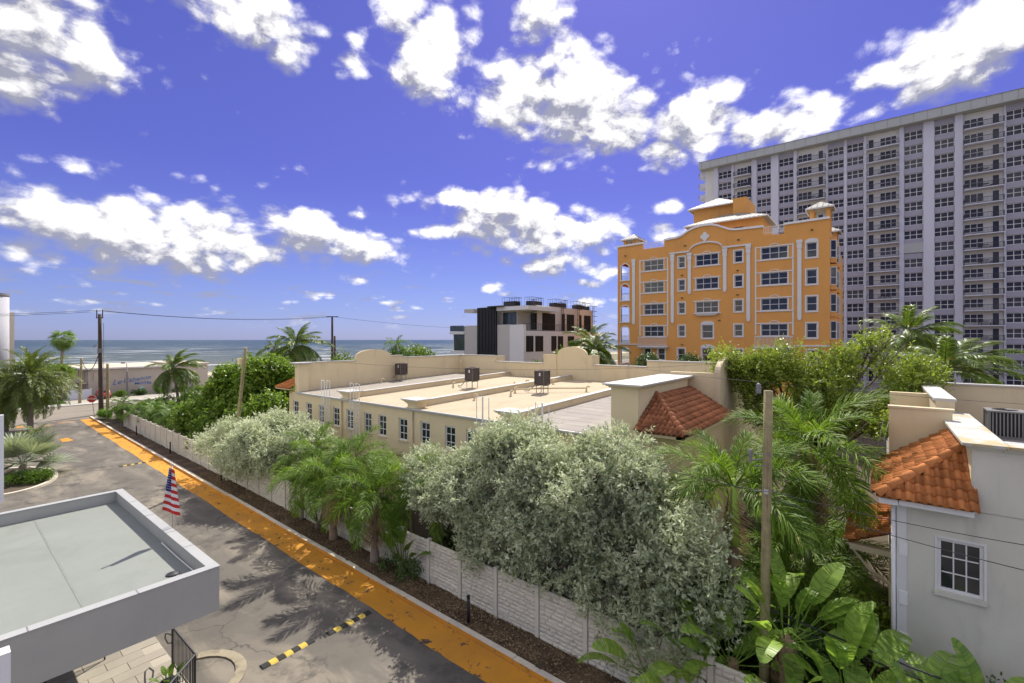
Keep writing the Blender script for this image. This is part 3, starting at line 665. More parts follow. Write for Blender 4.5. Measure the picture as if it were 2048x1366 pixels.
# parapet outline above 23.05
outl = [(30.57, 24.0), (26.65, 24.08)]; step = [(26.65, 23.3), (23.5, 23.3), (23.5, 24.1), (21.75, 24.2), (21.0, 24.42), (20.3, 24.85), (19.6, 25.15), (18.8, 25.32), (18.0, 25.36), (17.2, 25.3), (16.4, 25.05), (15.6, 24.65), (14.9, 24.33), (14.2, 24.2), (11.1, 24.12), (11.1, 23.1), (8.85, 23.05), (8.85, 24.05), (4.3, 24.1)]
line = outl + step
poly = [(XO, 30.57, 23.05)] + [(XO, y, z) for y, z in line if z > 23.06] + [(XO, 4.3, 23.05)]
def strip(m, pts, zb, x0, x1):
    for (a, b) in zip(pts[:-1], pts[1:]):
        if abs(a[0]-b[0]) < 1e-4: continue
        m.prism([(x0, a[0], zb), (x0, b[0], zb), (x0, b[0], b[1]), (x0, a[0], a[1])], (x1-x0, 0, 0))
strip(fr, line, 23.05, XO, XO+.35)
part('facade', fr, M_orange, ob)
m = MB()
for (a, b) in zip(line[:-1], line[1:]):
    if abs(a[0]-b[0]) < 1e-4 or min(a[1], b[1]) < 23.4: continue
    m.prism([(XO-.16, a[0], a[1]+.004), (XO-.16, b[0], b[1]+.004), (XO-.16, b[0], b[1]+.26), (XO-.16, a[0], a[1]+.26)], (.6, 0, 0))
part('parapet_coping', m, M_white, ob)
part('body', B((XO+2.9, XO+26, 4.32, 27.9, 0, 22.9), (XO+.3, XO+2.9, 4.32, 28.2, 0, 22.9), (XO+6.5, XO+26, 27.9, 30.5, 0, 22.9)), M_orange, ob)
part('roof_deck', B((XO+.36, XO+26, 4.35, 30.5, 22.95, 23.04)), M_conc, ob)
m = MB()   # loggia floors and the open outer corner
for z in (8.85, 12.0, 15.1, 18.2, 21.6): m.box(XO+.25, XO+6.4, 28.25, 30.5, z+.12, z+.4)
part('loggia_floor', m, M_orange, ob)
side = wall_holes(lambda u, z, d: (u, 30.57-d, z), XO, XO+6.5, 0, 23.05, [(XO+1.0, XO+5.6, zt-2.45, zt) for zt in (21.5, 18.5, 15.3, 12.2, 9.1)], .22)
part('loggia_side_wall', side, M_orange, ob)
cache = {}
for (y0, y1, z0, z1, nc, nr) in wins:
    k = (round(y1-y0, 2), round(z1-z0, 2), nc, nr)
    if k not in cache: cache[k] = (frame_mesh(k[0], k[1], nc, nr, M_wtrim, .09, .06, .07), pane_mesh(k[0], k[1], .09, .04, M_glass))
    o = obj('window', cache[k][0], ob, (XO+.10, y0, z0)); obj('pane', cache[k][1], o, (0, 0, 0), world=False)
m = {}
for (y0, y1, z0, z1, nc, nr) in wins:          # raised white surrounds
    t = .14; s = MB()
    if nc == 1:
        s.box(XO-.05, XO-.003, y0-t, y0, z0-t, z1+t); s.box(XO-.05, XO-.003, y1, y1+t, z0-t, z1+t); s.box(XO-.05, XO-.003, y0, y1, z1, z1+t); s.box(XO-.08, XO-.004, y0-.02, y1+.02, z0-t, z0)
        if y1-y0 > 1.2 or (z1 == FL[3] and y0 < 7):
            n = 8; c = (y0+y1)/2; r = (y1-y0)/2+t; s.prism([(XO-.055, c+r*math.cos(math.pi*i/n), z1+t+.003+.35*math.sin(math.pi*i/n)) for i in range(n+1)], (.05, 0, 0))
    else:
        e_ = .3 if 16 < y0 < 17 else .56; s.box(XO-.06, XO-.003, y0-e_, y1+e_, z1, z1+.13); s.box(XO-.09, XO-.004, y0-e_, y1+e_, z0-.15, z0)
        s.box(XO-.05, XO-.005, y0-.1, y0, z0, z1); s.box(XO-.05, XO-.005, y1, y1+.1, z0, z1)
        c = (y0+y1)/2; n = 10      # little eyebrow arch
        for i in range(n):
            a, b = math.pi*i/n, math.pi*(i+1)/n
            s.prism([(XO-.05, c+.52*math.cos(a), z1+.133+.28*math.sin(a)), (XO-.05, c+.52*math.cos(b), z1+.133+.28*math.sin(b)), (XO-.05, c+.42*math.cos(b), z1+.133+.2*math.sin(b)), (XO-.05, c+.42*math.cos(a), z1+.133+.2*math.sin(a))], (.045, 0, 0))
    part('window_surround', s, M_wtrim, ob)
for (a, b) in ((23.0, 27.05), (7.92, 11.93)):     # white frame lines round the window columns
    s = MB()
    for y in (a, b): s.box(XO-.045, XO-.002, y-.08, y+.08, 10.8, 21.75)
    part('window_bay_frame', s, M_wtrim, ob)
    bal = B((XO-.75, XO-.01, a-.1, b+.1, 9.15, 9.38), (XO-.6, XO-.012, a, b, 9.0, 9.147)); bo = part('balcony', bal, M_wtrim, ob)
    rl = MB(); rl.box(XO-.72, XO-.66, a-.05, b+.05, 10.55, 10.62); rl.box(XO-.72, XO-.66, a-.05, b+.05, 9.5, 9.55)
    k = int((b-a)/.14)
    for i in range(k+1): y = a + (b-a)*i/k; rl.box(XO-.705, XO-.675, y-.018, y+.018, 9.55, 10.55)
    obj('railing', rl.mesh('railing', M_wtrim), bo)
def pilaster(y, z0, z1, w=.42):
    s = MB(); s.box(XO-.14, XO-.006, y-w/2, y+w/2, z0, z1-1.0); s.box(XO-.18, XO-.006, y-w/2-.05, y+w/2+.05, z1-.997, z1-.35); s.box(XO-.22, XO-.006, y-w/2-.1, y+w/2+.1, z1-.347, z1)
    s.prism([(XO-.14, y-w/2, z0-.003), (XO-.14, y+w/2, z0-.003), (XO-.14, y+w*.25, z0-.3), (XO-.14, y-w*.25, z0-.3)], (.13, 0, 0)); part('pilaster', s, M_wtrim, ob)
for (y, z0, z1) in ((28.0, 12.75, 22.0), (22.32, 12.8, 22.05), (12.75, 12.8, 22.1), (7.25, 12.8, 22.05), (20.0, 16.7, 22.0), (15.52, 16.7, 22.05)): pilaster(y, z0, z1)
s = MB(); pts = [(22.75, 22.1), (20.4, 22.1)] + [(17.9+2.1*math.cos(math.pi*i/12), 22.15+.95*math.sin(math.pi*i/12)) for i in range(13)] + [(15.3, 22.1), (12.4, 22.1)]
for (a, b) in zip(pts[:-1], pts[1:]): s.prism([(XO-.2, a[0], a[1]), (XO-.2, b[0], b[1]), (XO-.2, b[0], b[1]+.2), (XO-.2, a[0], a[1]+.2)], (.19, 0, 0))
part('arched_moulding', s, M_wtrim, ob)
s = MB(); s.prism([(XO-.1, 18.02+(.5+.09*math.cos(4*a))*math.cos(a), 23.95+(.55+.09*math.cos(4*a))*math.sin(a)) for a in [2*math.pi*i/24 for i in range(24)]], (.09, 0, 0)); part('medallion', s, M_wtrim, ob)
s = MB(); cc = (16.2+19.3)/2; s.prism([(XO-.45, 19.35, 13.7), (XO-.45, 16.15, 13.7), (XO-.3, 16.7, 13.4), (XO-.3, 18.8, 13.4)], (.44, 0, 0)); part('corbel_sill', s, M_wtrim, ob)
for (y, z) in ((29.3, 22.6), (20.6, 23.0), (13.9, 22.9), (6.0, 23.0), (21.0, 19.0), (21.0, 15.9), (14.0, 19.0), (14.0, 15.9), (16.2, 12.7), (21.0, 9.5)): part('wall_lamp', B((XO-.22, XO-.004, y-.12, y+.12, z, z+.1)), M_dark, ob)
part('string_course', B((XO-.12, XO-.003, 27.3, 30.6, 9.45, 9.62), (XO-.12, XO-.003, 4.3, 7.8, 9.4, 9.57)), M_wtrim, ob)
for i, (y0, y1, z0, z1) in enumerate(LOG):        # loggia arches, white trim and railing
    s = MB(); c = (y0+y1)/2; r = (y1-y0)/2; n = 12
    for k in range(n):
        a, b = math.pi*k/n, math.pi*(k+1)/n; zz = z1-r
        s.prism([(XO-.06, c+(r+.1)*math.cos(a), zz+(r+.1)*math.sin(a)), (XO-.06, c+(r+.1)*math.cos(b), zz+(r+.1)*math.sin(b)), (XO-.06, c+(r-.04)*math.cos(b), zz+(r-.04)*math.sin(b)), (XO-.06, c+(r-.04)*math.cos(a), zz+(r-.04)*math.sin(a))], (.12, 0, 0))
    s.box(XO-.06, XO+.02, y0-.1, y0, z0, z1-r); s.box(XO-.06, XO+.02, y1, y1+.1, z0, z1-r); s.box(XO-.14, XO+.02, y0-.2, y1+.2, z0-.14, z0-.003)
    a = part('loggia_arch', s, M_wtrim, ob)
    sp = MB()
    for sg in (1, -1):
        pts = [(XO+.03, c+sg*r, z1-r), (XO+.03, c+sg*r, z1)] + [(XO+.03, c+sg*r*math.sin(t), z1-r+r*math.cos(t)) for t in [k*math.pi/2/6 for k in range(7)]][:-1]
        sp.prism(pts, (.15, 0, 0))
    obj('spandrel', sp.mesh('spandrel', M_orange), a)
    rl = MB(); rl.box(XO-.02, XO+.02, y0, y1, z0+1.0, z0+1.05); [rl.box(XO-.01, XO+.01, y-.012, y+.012, z0, z0+1.0) for y in [y0+.12*k for k in range(1, 11)]]
    obj('railing', rl.mesh('railing', M_grey), a)
def metal_roof(x0, x1, y0, y1, z, h, mats, ov=.5, name='metal_roof', rl=.0):
    X0, X1, Ya, Yb = x0-ov, x1+ov, y0-ov, y1+ov; cx = (X0+X1)/2; cyy = (Ya+Yb)/2; hl = max(0, (Yb-Ya)-(X1-X0))/2*rl
    m = MB(); A, Bq, C, Dq = (X0, Ya, z), (X1, Ya, z), (X1, Yb, z), (X0, Yb, z); R1, R2 = (cx, cyy-hl-.01, z+h), (cx, cyy+hl+.01, z+h)
    m.add([A, Bq, C, Dq, R1, R2], [(0, 4, 5, 3), (0, 1, 4), (1, 2, 5, 4), (2, 3, 5), (3, 2, 1, 0)])
    r = part(name, m, mats, ob)
    s = MB(); n = int((Yb-Ya)/.55)
    for i in range(1, n):     # standing seams on the slope towards -x
        y = Ya+(Yb-Ya)*i/n; f = min(1, (y-Ya)/max(.01, cyy-hl-Ya), (Yb-y)/max(.01, Yb-cyy-hl))
        s.tube([(X0, y, z+.03), (X0+(cx-X0)*f, y, z+h*f+.03)], .035, 4)
    n = int((X1-X0)/.55)
    for i in range(1, n):
        x = X0+(X1-X0)*i/n; f = min((x-X0)/(cx-X0), (X1-x)/(X1-cx)); s.tube([(x, Ya, z+.03), (x, Ya+(cyy-hl-Ya)*f, z+h*f+.03)], .035, 4)
    obj('seams', s.mesh('seams', M_grey), r)
    obj('fascia', B((X0-.03, X0+.05, Ya, Yb, z-.16, z-.004), (X0, X1, Ya-.03, Ya+.05, z-.16, z-.005), (X0, X1, Yb-.05, Yb+.03, z-.16, z-.005)).mesh('fascia', M_wtrim), r)
part('penthouse', B((XO+4.5, XO+12, 12.0, 21.2, 23.0, 26.6)), M_orange, ob); metal_roof(XO+4.5, XO+12, 12.0, 21.2, 26.6, 1.9, M_roofm, .8, rl=1)
part('stair_tower', B((XO+9, XO+14.5, 16.4, 22.2, 23.0, 30.2)), M_orange, ob); metal_roof(XO+9, XO+14.5, 16.4, 22.2, 30.2, 1.9, M_roofm, .7, rl=1)
part('penthouse_doorway', B((XO+4.44, XO+4.49, 14.3, 15.6, 23.1, 25.6)), M_black, ob)
part('tower_pier', B((XO+8, XO+14, 14.6, 16.39, 23.0, 30.6)), M_orange, ob)
for (x, y, z) in ((XO+1.6, 28.7, 23.6), (XO+2.0, 5.3, 24.2), (XO+8, 5.0, 22.4)):       # corner belvederes: four posts under a hip roof
    for (sx, sy) in ((-1, -1), (1, -1), (1, 1), (-1, 1)): part('belvedere_post', B((x+sx*1.1-.22, x+sx*1.1+.22, y+sy*.8-.2, y+sy*.8+.2, z-1.0, z+1.5)), M_orange, ob)
    metal_roof(x-1.1, x+1.1, y-.8, y+.8, z+1.5, 1.0, M_roofm, .6)
for (a, b) in ((8.9, 11.05), (23.6, 26.6)):
    rl = MB(); rl.box(XO+.05, XO+.1, a, b, 24.1, 24.16); rl.box(XO+.05, XO+.1, a, b, 23.35, 23.4); n = int((b-a)/.17)
    for i in range(n+1): y = a+(b-a)*i/n; rl.box(XO+.06, XO+.09, y-.02, y+.02, 23.4, 24.1)
    part('roof_railing', rl, M_wtrim, ob)
for zt in FL:     # bay windows on the short side
    for (x, dx, dz) in ((XO+1.0, 1.6, 0), (XO+5.5, 2.6, 0)):
        s = MB(); s.prism([(x, 4.3, zt-2.4), (x+.4, 3.75, zt-2.4), (x+dx, 3.75, zt-2.4), (x+dx+.4, 4.3, zt-2.4)], (0, 0, .55)); s.prism([(x, 4.3, zt+.25), (x+.4, 3.75, zt+.25), (x+dx, 3.75, zt+.25), (x+dx+.4, 4.3, zt+.25)], (0, 0, .3)); b = part('bay_window', s, M_orange, ob)
        s = MB(); s.prism([(x+.03, 4.29, zt-1.85), (x+.42, 3.79, zt-1.85), (x+dx, 3.79, zt-1.85), (x+dx+.37, 4.29, zt-1.85)], (0, 0, 2.1)); obj('pane', s.mesh('pane', M_glass), b)
        s = MB()
        for (px, py) in ((x, 4.27), (x+.4, 3.74), (x+dx/2+.2, 3.74), (x+dx, 3.74)): s.box(px-.07, px+.07, py-.04, py+.06, zt-1.85, zt+.25)
        for z in (zt-1.85, zt-1.0, zt+.17): s.prism([(x-.02, 4.26, z), (x+.39, 3.73, z), (x+dx+.02, 3.73, z), (x+dx+.02, 3.79, z), (x+.41, 3.79, z), (x+.02, 4.3, z)], (0, 0, .08))
        obj('frame', s.mesh('frame', M_wtrim), b)
# ------------------------------------------------------------------ white and grey condominium tower
XT = 115.0
tw = thing('condominium_tower', 'tall white and lavender grey condominium tower with stacked balconies', 'building', (125, 6, 0))
NF, FH, ZT = 18, 2.68, 49.65                   # window heads at ZT - k*FH
part('core', B((XT+.45, XT+22, -30, 32.4, 0, 50.7)), M_towerc, tw)
part('roof_fascia', B((XT-1.3, XT+22.5, -30.5, 33.4, 50.75, 52.35)), M_towerf, tw)
s = MB(); [s.box(XT-1.33, XT-1.303, y, y+.05, 50.8, 52.3) for y in np.arange(-30, 33, 1.9)]; part('fascia_joints', s, M_grey, tw)
part('roof_edge', B((XT-1.36, XT-.9, -30.5, 33.45, 52.353, 52.47)), M_grey, tw)
PIER = [(30.4, 29.4), (26.5, 26.0), (22.3, 21.25), (18.4, 16.95), (14.1, 13.5), (8.35, 8.1), (5.3, 4.9), (2.12, 1.72), (-3.25, -3.92), (-6.7, -8.2), (-10.95, -12.0), (-17.1, -17.35), (-20.2, -20.6), (-23.6, -25)]
for (a, b) in PIER: part('pier', B((XT-.05 if abs(a-b) > .5 else XT+.1, XT+.449, b, a, 0, 50.74)), M_towerw, tw)
WC = [(29.4, 26.5), (21.25, 18.4), (16.95, 14.1), (8.1, 5.3), (4.9, 2.12), (-3.92, -6.7), (-8.2, -10.95), (-17.35, -20.2), (-20.6, -23.6)]
WH = 1.70
wf = {}
def wmesh(w, h=WH):
    k = round(w, 2)
    if (k, h) not in wf: wf[(k, h)] = (frame_mesh(k, h, 3, 2, M_wtrim, .10, .09, .10), pane_mesh(k, h, .1, .06, M_glassb))
    return wf[(k, h)]
M_bar = pbr('balcony bars', (.05, .05, .065), .5, .1, 2, 0)
for ci, (a, b) in enumerate(WC):
    W = a-b; sp = B((.15, .448, .004, W-.004, .0, FH-WH)).mesh('spandrel', M_towerg)
    f, p = wmesh(W)
    for k in range(NF):
        zt = ZT-k*FH
        if ci == 5 and k == 8:
            part('blank_panel', B((XT+.02, XT+.44, b-.3, a+.3, zt-1.6, zt+.2)), M_towerf, tw); obj('spandrel', sp, tw, (XT, b, zt-FH+.0)); continue
        o = obj('window', f, tw, (XT+.33, b, zt-WH)); obj('pane', p, o, (0, 0, 0), world=False)
        obj('spandrel', sp, tw, (XT, b, zt-FH))
    part('spandrel', B((XT+.15, XT+.448, b+.004, a-.004, ZT, 50.74)), M_towerg, tw)
    part('plinth', B((XT+.15, XT+.448, b+.004, a-.004, 0, ZT-NF*FH)), M_towerg, tw)
BC = [(26.0, 22.3, 'n'), (13.5, 8.35, 'r'), (1.72, -3.25, 'l'), (-12.0, -17.1, 'r')]
door = B((0, .06, 0, .75, 0, 2.1)).mesh('door', M_glassb); drf = B((-.02, .05, -.08, -.001, 0, 2.18), (-.02, .05, .751, .83, 0, 2.18), (-.02, .05, 0, .75, 2.101, 2.18)).mesh('door_frame', M_wtrim)
for (a, b, side) in BC:
    W = a-b; sl = B((-1.15, .44, .06, W-.06, 0, .16)).mesh('balcony', M_towerw)
    rl = MB(); rl.box(-1.13, -1.07, .08, W-.08, 1.07, 1.14); rl.box(-1.13, -1.07, .08, W-.08, .24, .28)
    n = int(W/.16)
    for i in range(n+1): y = .09+(W-.18)*i/n; rl.box(-1.12, -1.08, y-.017, y+.017, .16, 1.1)
    for i in range(6):
        x = -1.05+i*.22
        for y in (.08, W-.08): rl.box(x-.011, x+.011, y-.01, y+.01, .16, 1.1)
    for y in (.08, W-.08): rl.box(-1.08, .42, y-.02, y+.02, 1.08, 1.13)
    rle = rl.mesh('railing', M_bar)
    ww = 2.55 if W > 4 else 2.2; f, p = wmesh(ww, 1.6)
    for k in range(NF):
        zt = ZT-k*FH
        o = obj('balcony', sl, tw, (XT, b, zt-2.25)); obj('railing', rle, o, (0, 0, 0), world=False)
        yw = {'r': a-ww-.15, 'l': b+.35, 'n': b+.9}[side]
        o = obj('window', f, tw, (XT+.36, yw, zt-1.62)); obj('pane', p, o, (0, 0, 0), world=False)
        if side != 'n':
            yd = {'r': b+.55, 'l': a-1.1}[side]
            d = obj('door', door, tw, (XT+.39, yd, zt-2.08)); obj('door_frame', drf, d, (0, 0, 0), world=False)
        else:
            d = obj('door', door, tw, (XT+.39, b+.1, zt-2.08))
        if (k*7+int(a)*3) % 5 in (0, 2):            # tables and chairs left on balconies
            fb = MB(); y = b + W*.35
            fb.box(XT-.35, XT+.15, y, y+.8, zt-1.35, zt-1.3)
            for q in (-.5, .95): fb.box(XT-.3, XT+.1, y+q, y+q+.42, zt-1.65, zt-1.6); fb.box(XT-.3, XT+.1, y+q+(.0 if q < 0 else .38), y+q+(.04 if q < 0 else .42), zt-1.6, zt-1.15); [fb.box(XT-.3+i*.35, XT-.26+i*.35, y+q+j*.36, y+q+.04+j*.36, zt-2.08, zt-1.65) for i in (0, 1) for j in (0, 1)]
            fb.box(XT-.12, XT-.06, y+.37, y+.43, zt-2.08, zt-1.35)
            o = obj('balcony_furniture', fb.mesh('balcony_furniture', M_dark)); ORD = ['top', 'second', 'third', 'fourth', 'fifth', 'sixth', 'seventh', 'eighth', 'ninth', 'tenth', 'eleventh', 'twelfth', 'thirteenth', 'fourteenth', 'fifteenth', 'sixteenth', 'seventeenth', 'eighteenth']; tag(o, 'dark table set on the %s balcony from the roof, %s balcony stack from tower end' % (ORD[k], {26: 'first', 13: 'second', 1: 'third', -12: 'fourth'}[int(a)]), 'furniture', 'table sets on the tower balconies')
for k in range(NF+1):       # projecting end balconies
    z = ZT-k*FH-2.25+2.2
    if z > 2: part('end_balcony', B((XT+.6, XT+3.0, 32.4, 33.9, z-.2, z), (XT+.6, XT+.7, 32.4, 33.9, z+.003, z+.95), (XT+.6, XT+3.0, 33.8, 33.9, z+.004, z+.95)), M_towerw, tw)
part('roof_plant', B((XT+8, XT+14, 0, 10, 52.4, 55)), M_towerw, tw)
part('end_cladding', B((XT+.47, XT+21.9, 32.4, 32.46, 0, 50.7)), M_towerw, tw)
# ------------------------------------------------------------------ modern grey villa block
mb_ = thing('modern_block', 'modern grey and white block with dark vertical slat screen and roof terraces', 'building', (64, 47, 0))
M_mgrey = pbr('warm grey render', (.50, .475, .44), .85, .05, .3, .1, 30, .01); M_mlight = pbr('pale render', (.68, .67, .66), .85, .05, .3, .1, 30, .01)
XM, YM = 54.0, 40.6
part('lower_storeys', B((XM+.3, 78, YM+.25, 52.5, 0, 11.55)), M_mlight, mb_)
part('wall_panel', B((XM, XM+.4, 43.3, 49.7, 0, 12.5)), M_mgrey, mb_); part('wall_panel', B((XM-.15, XM+.4, YM, 43.25, 0, 12.45)), M_mlight, mb_); part('wall_panel', B((XM, XM+.4, 49.75, 52.8, 0, 12.48)), M_mgrey, mb_)
part('upper_storey', B((XM+1.2, 77, 42.8, 51.0, 11.56, 15.2)), M_mgrey, mb_)
part('upper_storey', B((XM+4.6, 76.4, YM+.9, 42.79, 11.56, 15.6)), pbr('beige render', (.60, .575, .55), .85, .05, .3, .1, 30, .01), mb_)
part('roof_slab', B((XM-.4, XM+8, 39.6, 45.6, 14.6, 15.2)), M_mlight, mb_); part('roof_slab', B((XM-.6, XM+3, 50.2, 52.3, 14.55, 15.1)), M_mgrey, mb_)
part('roof_slab', B((XM-1.0, XM+6, 44.0, 47.0, 15.203, 15.35)), M_dark, mb_)
for i in range(13):
    y = 45.9 + i*.31; part('slat', B((XM-.28, XM-.03, y, y+.15, 6.5, 15.25)), M_dark, mb_)
part('slat_backing', B((XM-.028, XM-.004, 45.8, 49.72, 6.5, 15.2)), M_black, mb_)
def mwin(x0, x1, y0, y1, z0, z1, n=2, g=None):
    """window as frame and pane, on the -x side (x0 == x1) or the -y side (y0 == y1)"""
    s = MB()
    if x0 == x1:
        x = x0; o = obj('window', B((x-.05, x-.001, y0, y0+.08, z0, z1), (x-.05, x-.001, y1-.08, y1, z0, z1), (x-.05, x-.001, y0+.08, y1-.08, z0, z0+.08), (x-.05, x-.001, y0+.08, y1-.08, z1-.08, z1), *[(x-.045, x-.001, y0+(y1-y0)*i/n-.03, y0+(y1-y0)*i/n+.03, z0+.08, z1-.08) for i in range(1, n)]).mesh('window', M_dark), mb_)
        obj('pane', B((x-.025, x-.004, y0+.05, y1-.05, z0+.05, z1-.05)).mesh('pane', g or M_glass), o)
    else:
        y = y0; o = obj('window', B((x0, x0+.08, y-.05, y-.001, z0, z1), (x1-.08, x1, y-.05, y-.001, z0, z1), (x0+.08, x1-.08, y-.05, y-.001, z0, z0+.08), (x0+.08, x1-.08, y-.05, y-.001, z1-.08, z1), *[(x0+(x1-x0)*i/n-.03, x0+(x1-x0)*i/n+.03, y-.045, y-.001, z0+.08, z1-.08) for i in range(1, n)]).mesh('window', M_dark), mb_)
        obj('pane', B((x0+.05, x1-.05, y-.025, y-.004, z0+.05, z1-.05)).mesh('pane', g or M_glassd), o)
YW = YM+.25
for (a, b) in ((54.7, 56.6), (57.1, 59.2), (61.5, 63.0), (63.4, 65.0), (66.5, 68.5)): mwin(a, b, YW, YW, 8.4, 10.8)
YU = YM+.9
for (a, b, z0, z1) in ((59.9, 63.6, 11.7, 14.45), (65.6, 66.6, 11.7, 14.5), (67.2, 69.6, 11.7, 14.55), (71.4, 72.2, 11.7, 14.5), (73.1, 75.5, 11.7, 14.6)): mwin(a, b, YU, YU, z0, z1)
mwin(XM+1.2, XM+1.2, 43.0, 45.6, 12.0, 14.4, 3, M_glassc); mwin(XM+4.6, XM+4.6, 41.6, 42.75, 11.8, 14.4, 1)
mwin(XM+1.2, XM+1.2, 49.9, 50.9, 12.0, 14.3, 1, M_glassc)
part('corner_room', B((XM-.1, XM+4, 52.85, 56.0, 7.9, 8.4), (XM-.2, XM+4, 52.85, 56.1, 11.1, 11.55), (XM+.2, XM+3.8, 53.2, 55.6, 8.403, 11.09)), M_mlight, mb_)
mwin(XM+.19, XM+.19, 53.0, 55.4, 8.45, 11.05, 3, M_glassc)
def mrail(pts, z0, h, mat=None, gl=False):
    m = MB()
    for (a, b) in zip(pts[:-1], pts[1:]):
        a = Vector((*a, 0)); b = Vector((*b, 0)); n = max(2, int((b-a).length/.45))
        m.tube([a+Vector((0, 0, z0+h)), b+Vector((0, 0, z0+h))], .035, 4); m.tube([a+Vector((0, 0, z0+.08)), b+Vector((0, 0, z0+.08))], .025, 4)
        for i in range(n+1): p = a+(b-a)*i/n; m.tube([p+Vector((0, 0, z0)), p+Vector((0, 0, z0+h))], .022, 4)
    o = part('railing', m, M_dark, mb_)
    if gl:
        g = MB()
        for (a, b) in zip(pts[:-1], pts[1:]): g.quad((*a, z0+.1), (*b, z0+.1), (*b, z0+h-.05), (*a, z0+h-.05))
        obj('pane', g.mesh('pane', M_glassc), o)
mrail([(XM+.2, YM+.35), (XM+4.6, YM+.35), (76, YM+.35)], 11.56, 1.1); mrail([(XM+3.9, 56.05), (XM-.1, 56.05), (XM-.1, 52.95)], 11.56, .95, gl=True)
for (x, y, sx, sy) in ((58.5, 46.5, 1.8, 2.6), (60.5, 43.5, 3.2, 1.4), (66.5, 42.8, 4.0, 1.4), (72.5, 42.3, 3.2, 1.2), (76.0, 42.6, 1.0, 1.2)):
    part('plant_screen', B((x-sx/2+.2, x+sx/2-.2, y-sy/2+.1, y+sy/2-.1, 15.2, 16.4)), M_dark, mb_)
    mrail([(x-sx/2, y+sy/2), (x-sx/2, y-sy/2), (x+sx/2, y-sy/2), (x+sx/2, y+sy/2)], 15.5, 1.5)
for x in (56.8, 65.2, 70.4, 75.8):
    m = MB(); y = YU-.45
    for s_ in (-.28, .28): m.tube([(x+s_, y, 11.6), (x+s_, y, 16.4), (x+s_, y+.7, 16.45)], .04, 5)
    for z in np.arange(11.8, 16.3, .32): m.tube([(x-.28, y, z), (x+.28, y, z)], .03, 4)
    for z in np.arange(13.6, 16.3, .9): m.tube([(x-.28, y, z), (x-.4, y-.5, z), (x, y-.75, z), (x+.4, y-.5, z), (x+.28, y, z)], .03, 4)
    part('roof_ladder', m, M_dark, mb_)
# ------------------------------------------------------------------ beach motel
mo = thing('motel', 'low off-white beach motel with flat roof and blue wall lettering', 'building', (27, 112, 0))
M_mot = pbr('motel stucco', (.50, .44, .37), .9, .07, .3, .2, 30, .01, ((.36, .32, .26), .4, (.3, .3, .15))); M_motr = pbr('motel roof', (.52, .46, .36), .9, .1, .2, .2, 20, .01)
YMO = 108.0; XMO = 16.9
fr = wall_holes(lambda u, z, d: (u, YMO+d, z), XMO, 35.2, 0, 5.0, [(17.2, 17.6, 3.0, 4.4)], .15); fr.quad((35.2, YMO, 0), (35.2, 126, 0), (35.2, 126, 5), (35.2, YMO, 5)); fr.box(17.0, 17.9, YMO+.16, YMO+.2, 2.8, 4.6)
fr.quad((XMO, YMO, 0), (XMO, 126, 0), (XMO, 126, 5), (XMO, YMO, 5)); part('wall', fr, M_mot, mo)
part('roof', B((XMO-.9, 29.6, YMO-.45, 127, 5.0, 5.2)), M_motr, mo); part('roof', B((29.61, 35.4, YMO-.3, 124, 5.05, 5.5)), M_motr, mo)
part('fascia', B((XMO-.93, 29.6, YMO-.5, YMO-.453, 4.97, 5.22), (XMO-.96, XMO-.903, YMO-.5, 127, 4.97, 5.22)), M_mlight, mo)
for i in range(9):
    y = YMO+.8+i*1.9; part('board_panel', B((XMO-.12, XMO-.01, y, y+1.0, .4, 4.7)), M_mot, mo); part('room_door', B((XMO-.06, XMO-.012, y+1.1, y+1.75, .2, 2.2), (XMO-.06, XMO-.012, y+1.1, y+1.75, 2.9, 4.6)), pbr('brown door', (.13, .09, .05), .7, .2, 1, 0), mo)
part('gallery_floor', B((XMO-.8, XMO-.13, YMO+.2, 126, 2.5, 2.65)), M_mot, mo)
M_blue = pbr('blue sign paint', (.05, .16, .46), .7, .1, 2, 0)
def letters(body, size, x, z, shear, sx=1, rot=0, bold=0):
    me = text_mesh(body, size, M_blue, shear, .01, bold)
    obj('lettering', me, mo, (x, YMO-.02, z), (rad(90), rot, 0), (sx, 1, 1))
letters('Le', 1.25, 20.7, 2.1, .45, 1.1, rad(-7)); letters('Cabanon', 1.15, 23.6, 2.55, .45, 1.0, rad(-7)); letters('MOTEL', .62, 24.6, 1.9, 0, 1.35, 0, .015); letters('The', .38, 19.1, 3.15, .3)
# ------------------------------------------------------------------ pale house on the right, next to the gap
XH = 16.0
hs = thing('stucco_house', 'pale grey stucco town house with terracotta roof and white grid window', 'building', (22, -4, 0))
PYW = -1.83
wy0, wy1, wz0, wz1 = -2.04, -1.20, 3.82, 5.14
f = wall_holes(lambda u, z, d: (XH+d, u, z), -12, -.43, 0, 5.96, [(wy0, wy1, wz0, wz1)], .14); f.box(XH+.3, XH+.4, -4, -.5, 3, 6)
f.quad((XH, -.43, 0), (36, -.43, 0), (36, -.43, 5.96), (XH, -.43, 5.96)); part('facade', f, M_hstucco, hs)
fr = MB(); t = .07; w, h = wy1-wy0, wz1-wz0
wo_ = part('window', B((XH+.03, XH+.09, wy0, wy0+t, wz0, wz1), (XH+.03, XH+.09, wy1-t, wy1, wz0, wz1), (XH+.03, XH+.09, wy0+t, wy1-t, wz0, wz0+t), (XH+.03, XH+.09, wy0+t, wy1-t, wz1-t, wz1)), M_wtrim, hs)
iw = (w-2*t)/3; ih = (h-2*t)/3
pn = B((0, .008, .006, iw-.006, .006, ih-.006)).mesh('pane', M_glass)
for i in range(3):
    for j in range(3): obj('pane', pn, wo_, (XH+.065, wy0+t+i*iw, wz0+t+j*ih), (0, 0, random.uniform(-.006, .006)))
bars = MB()
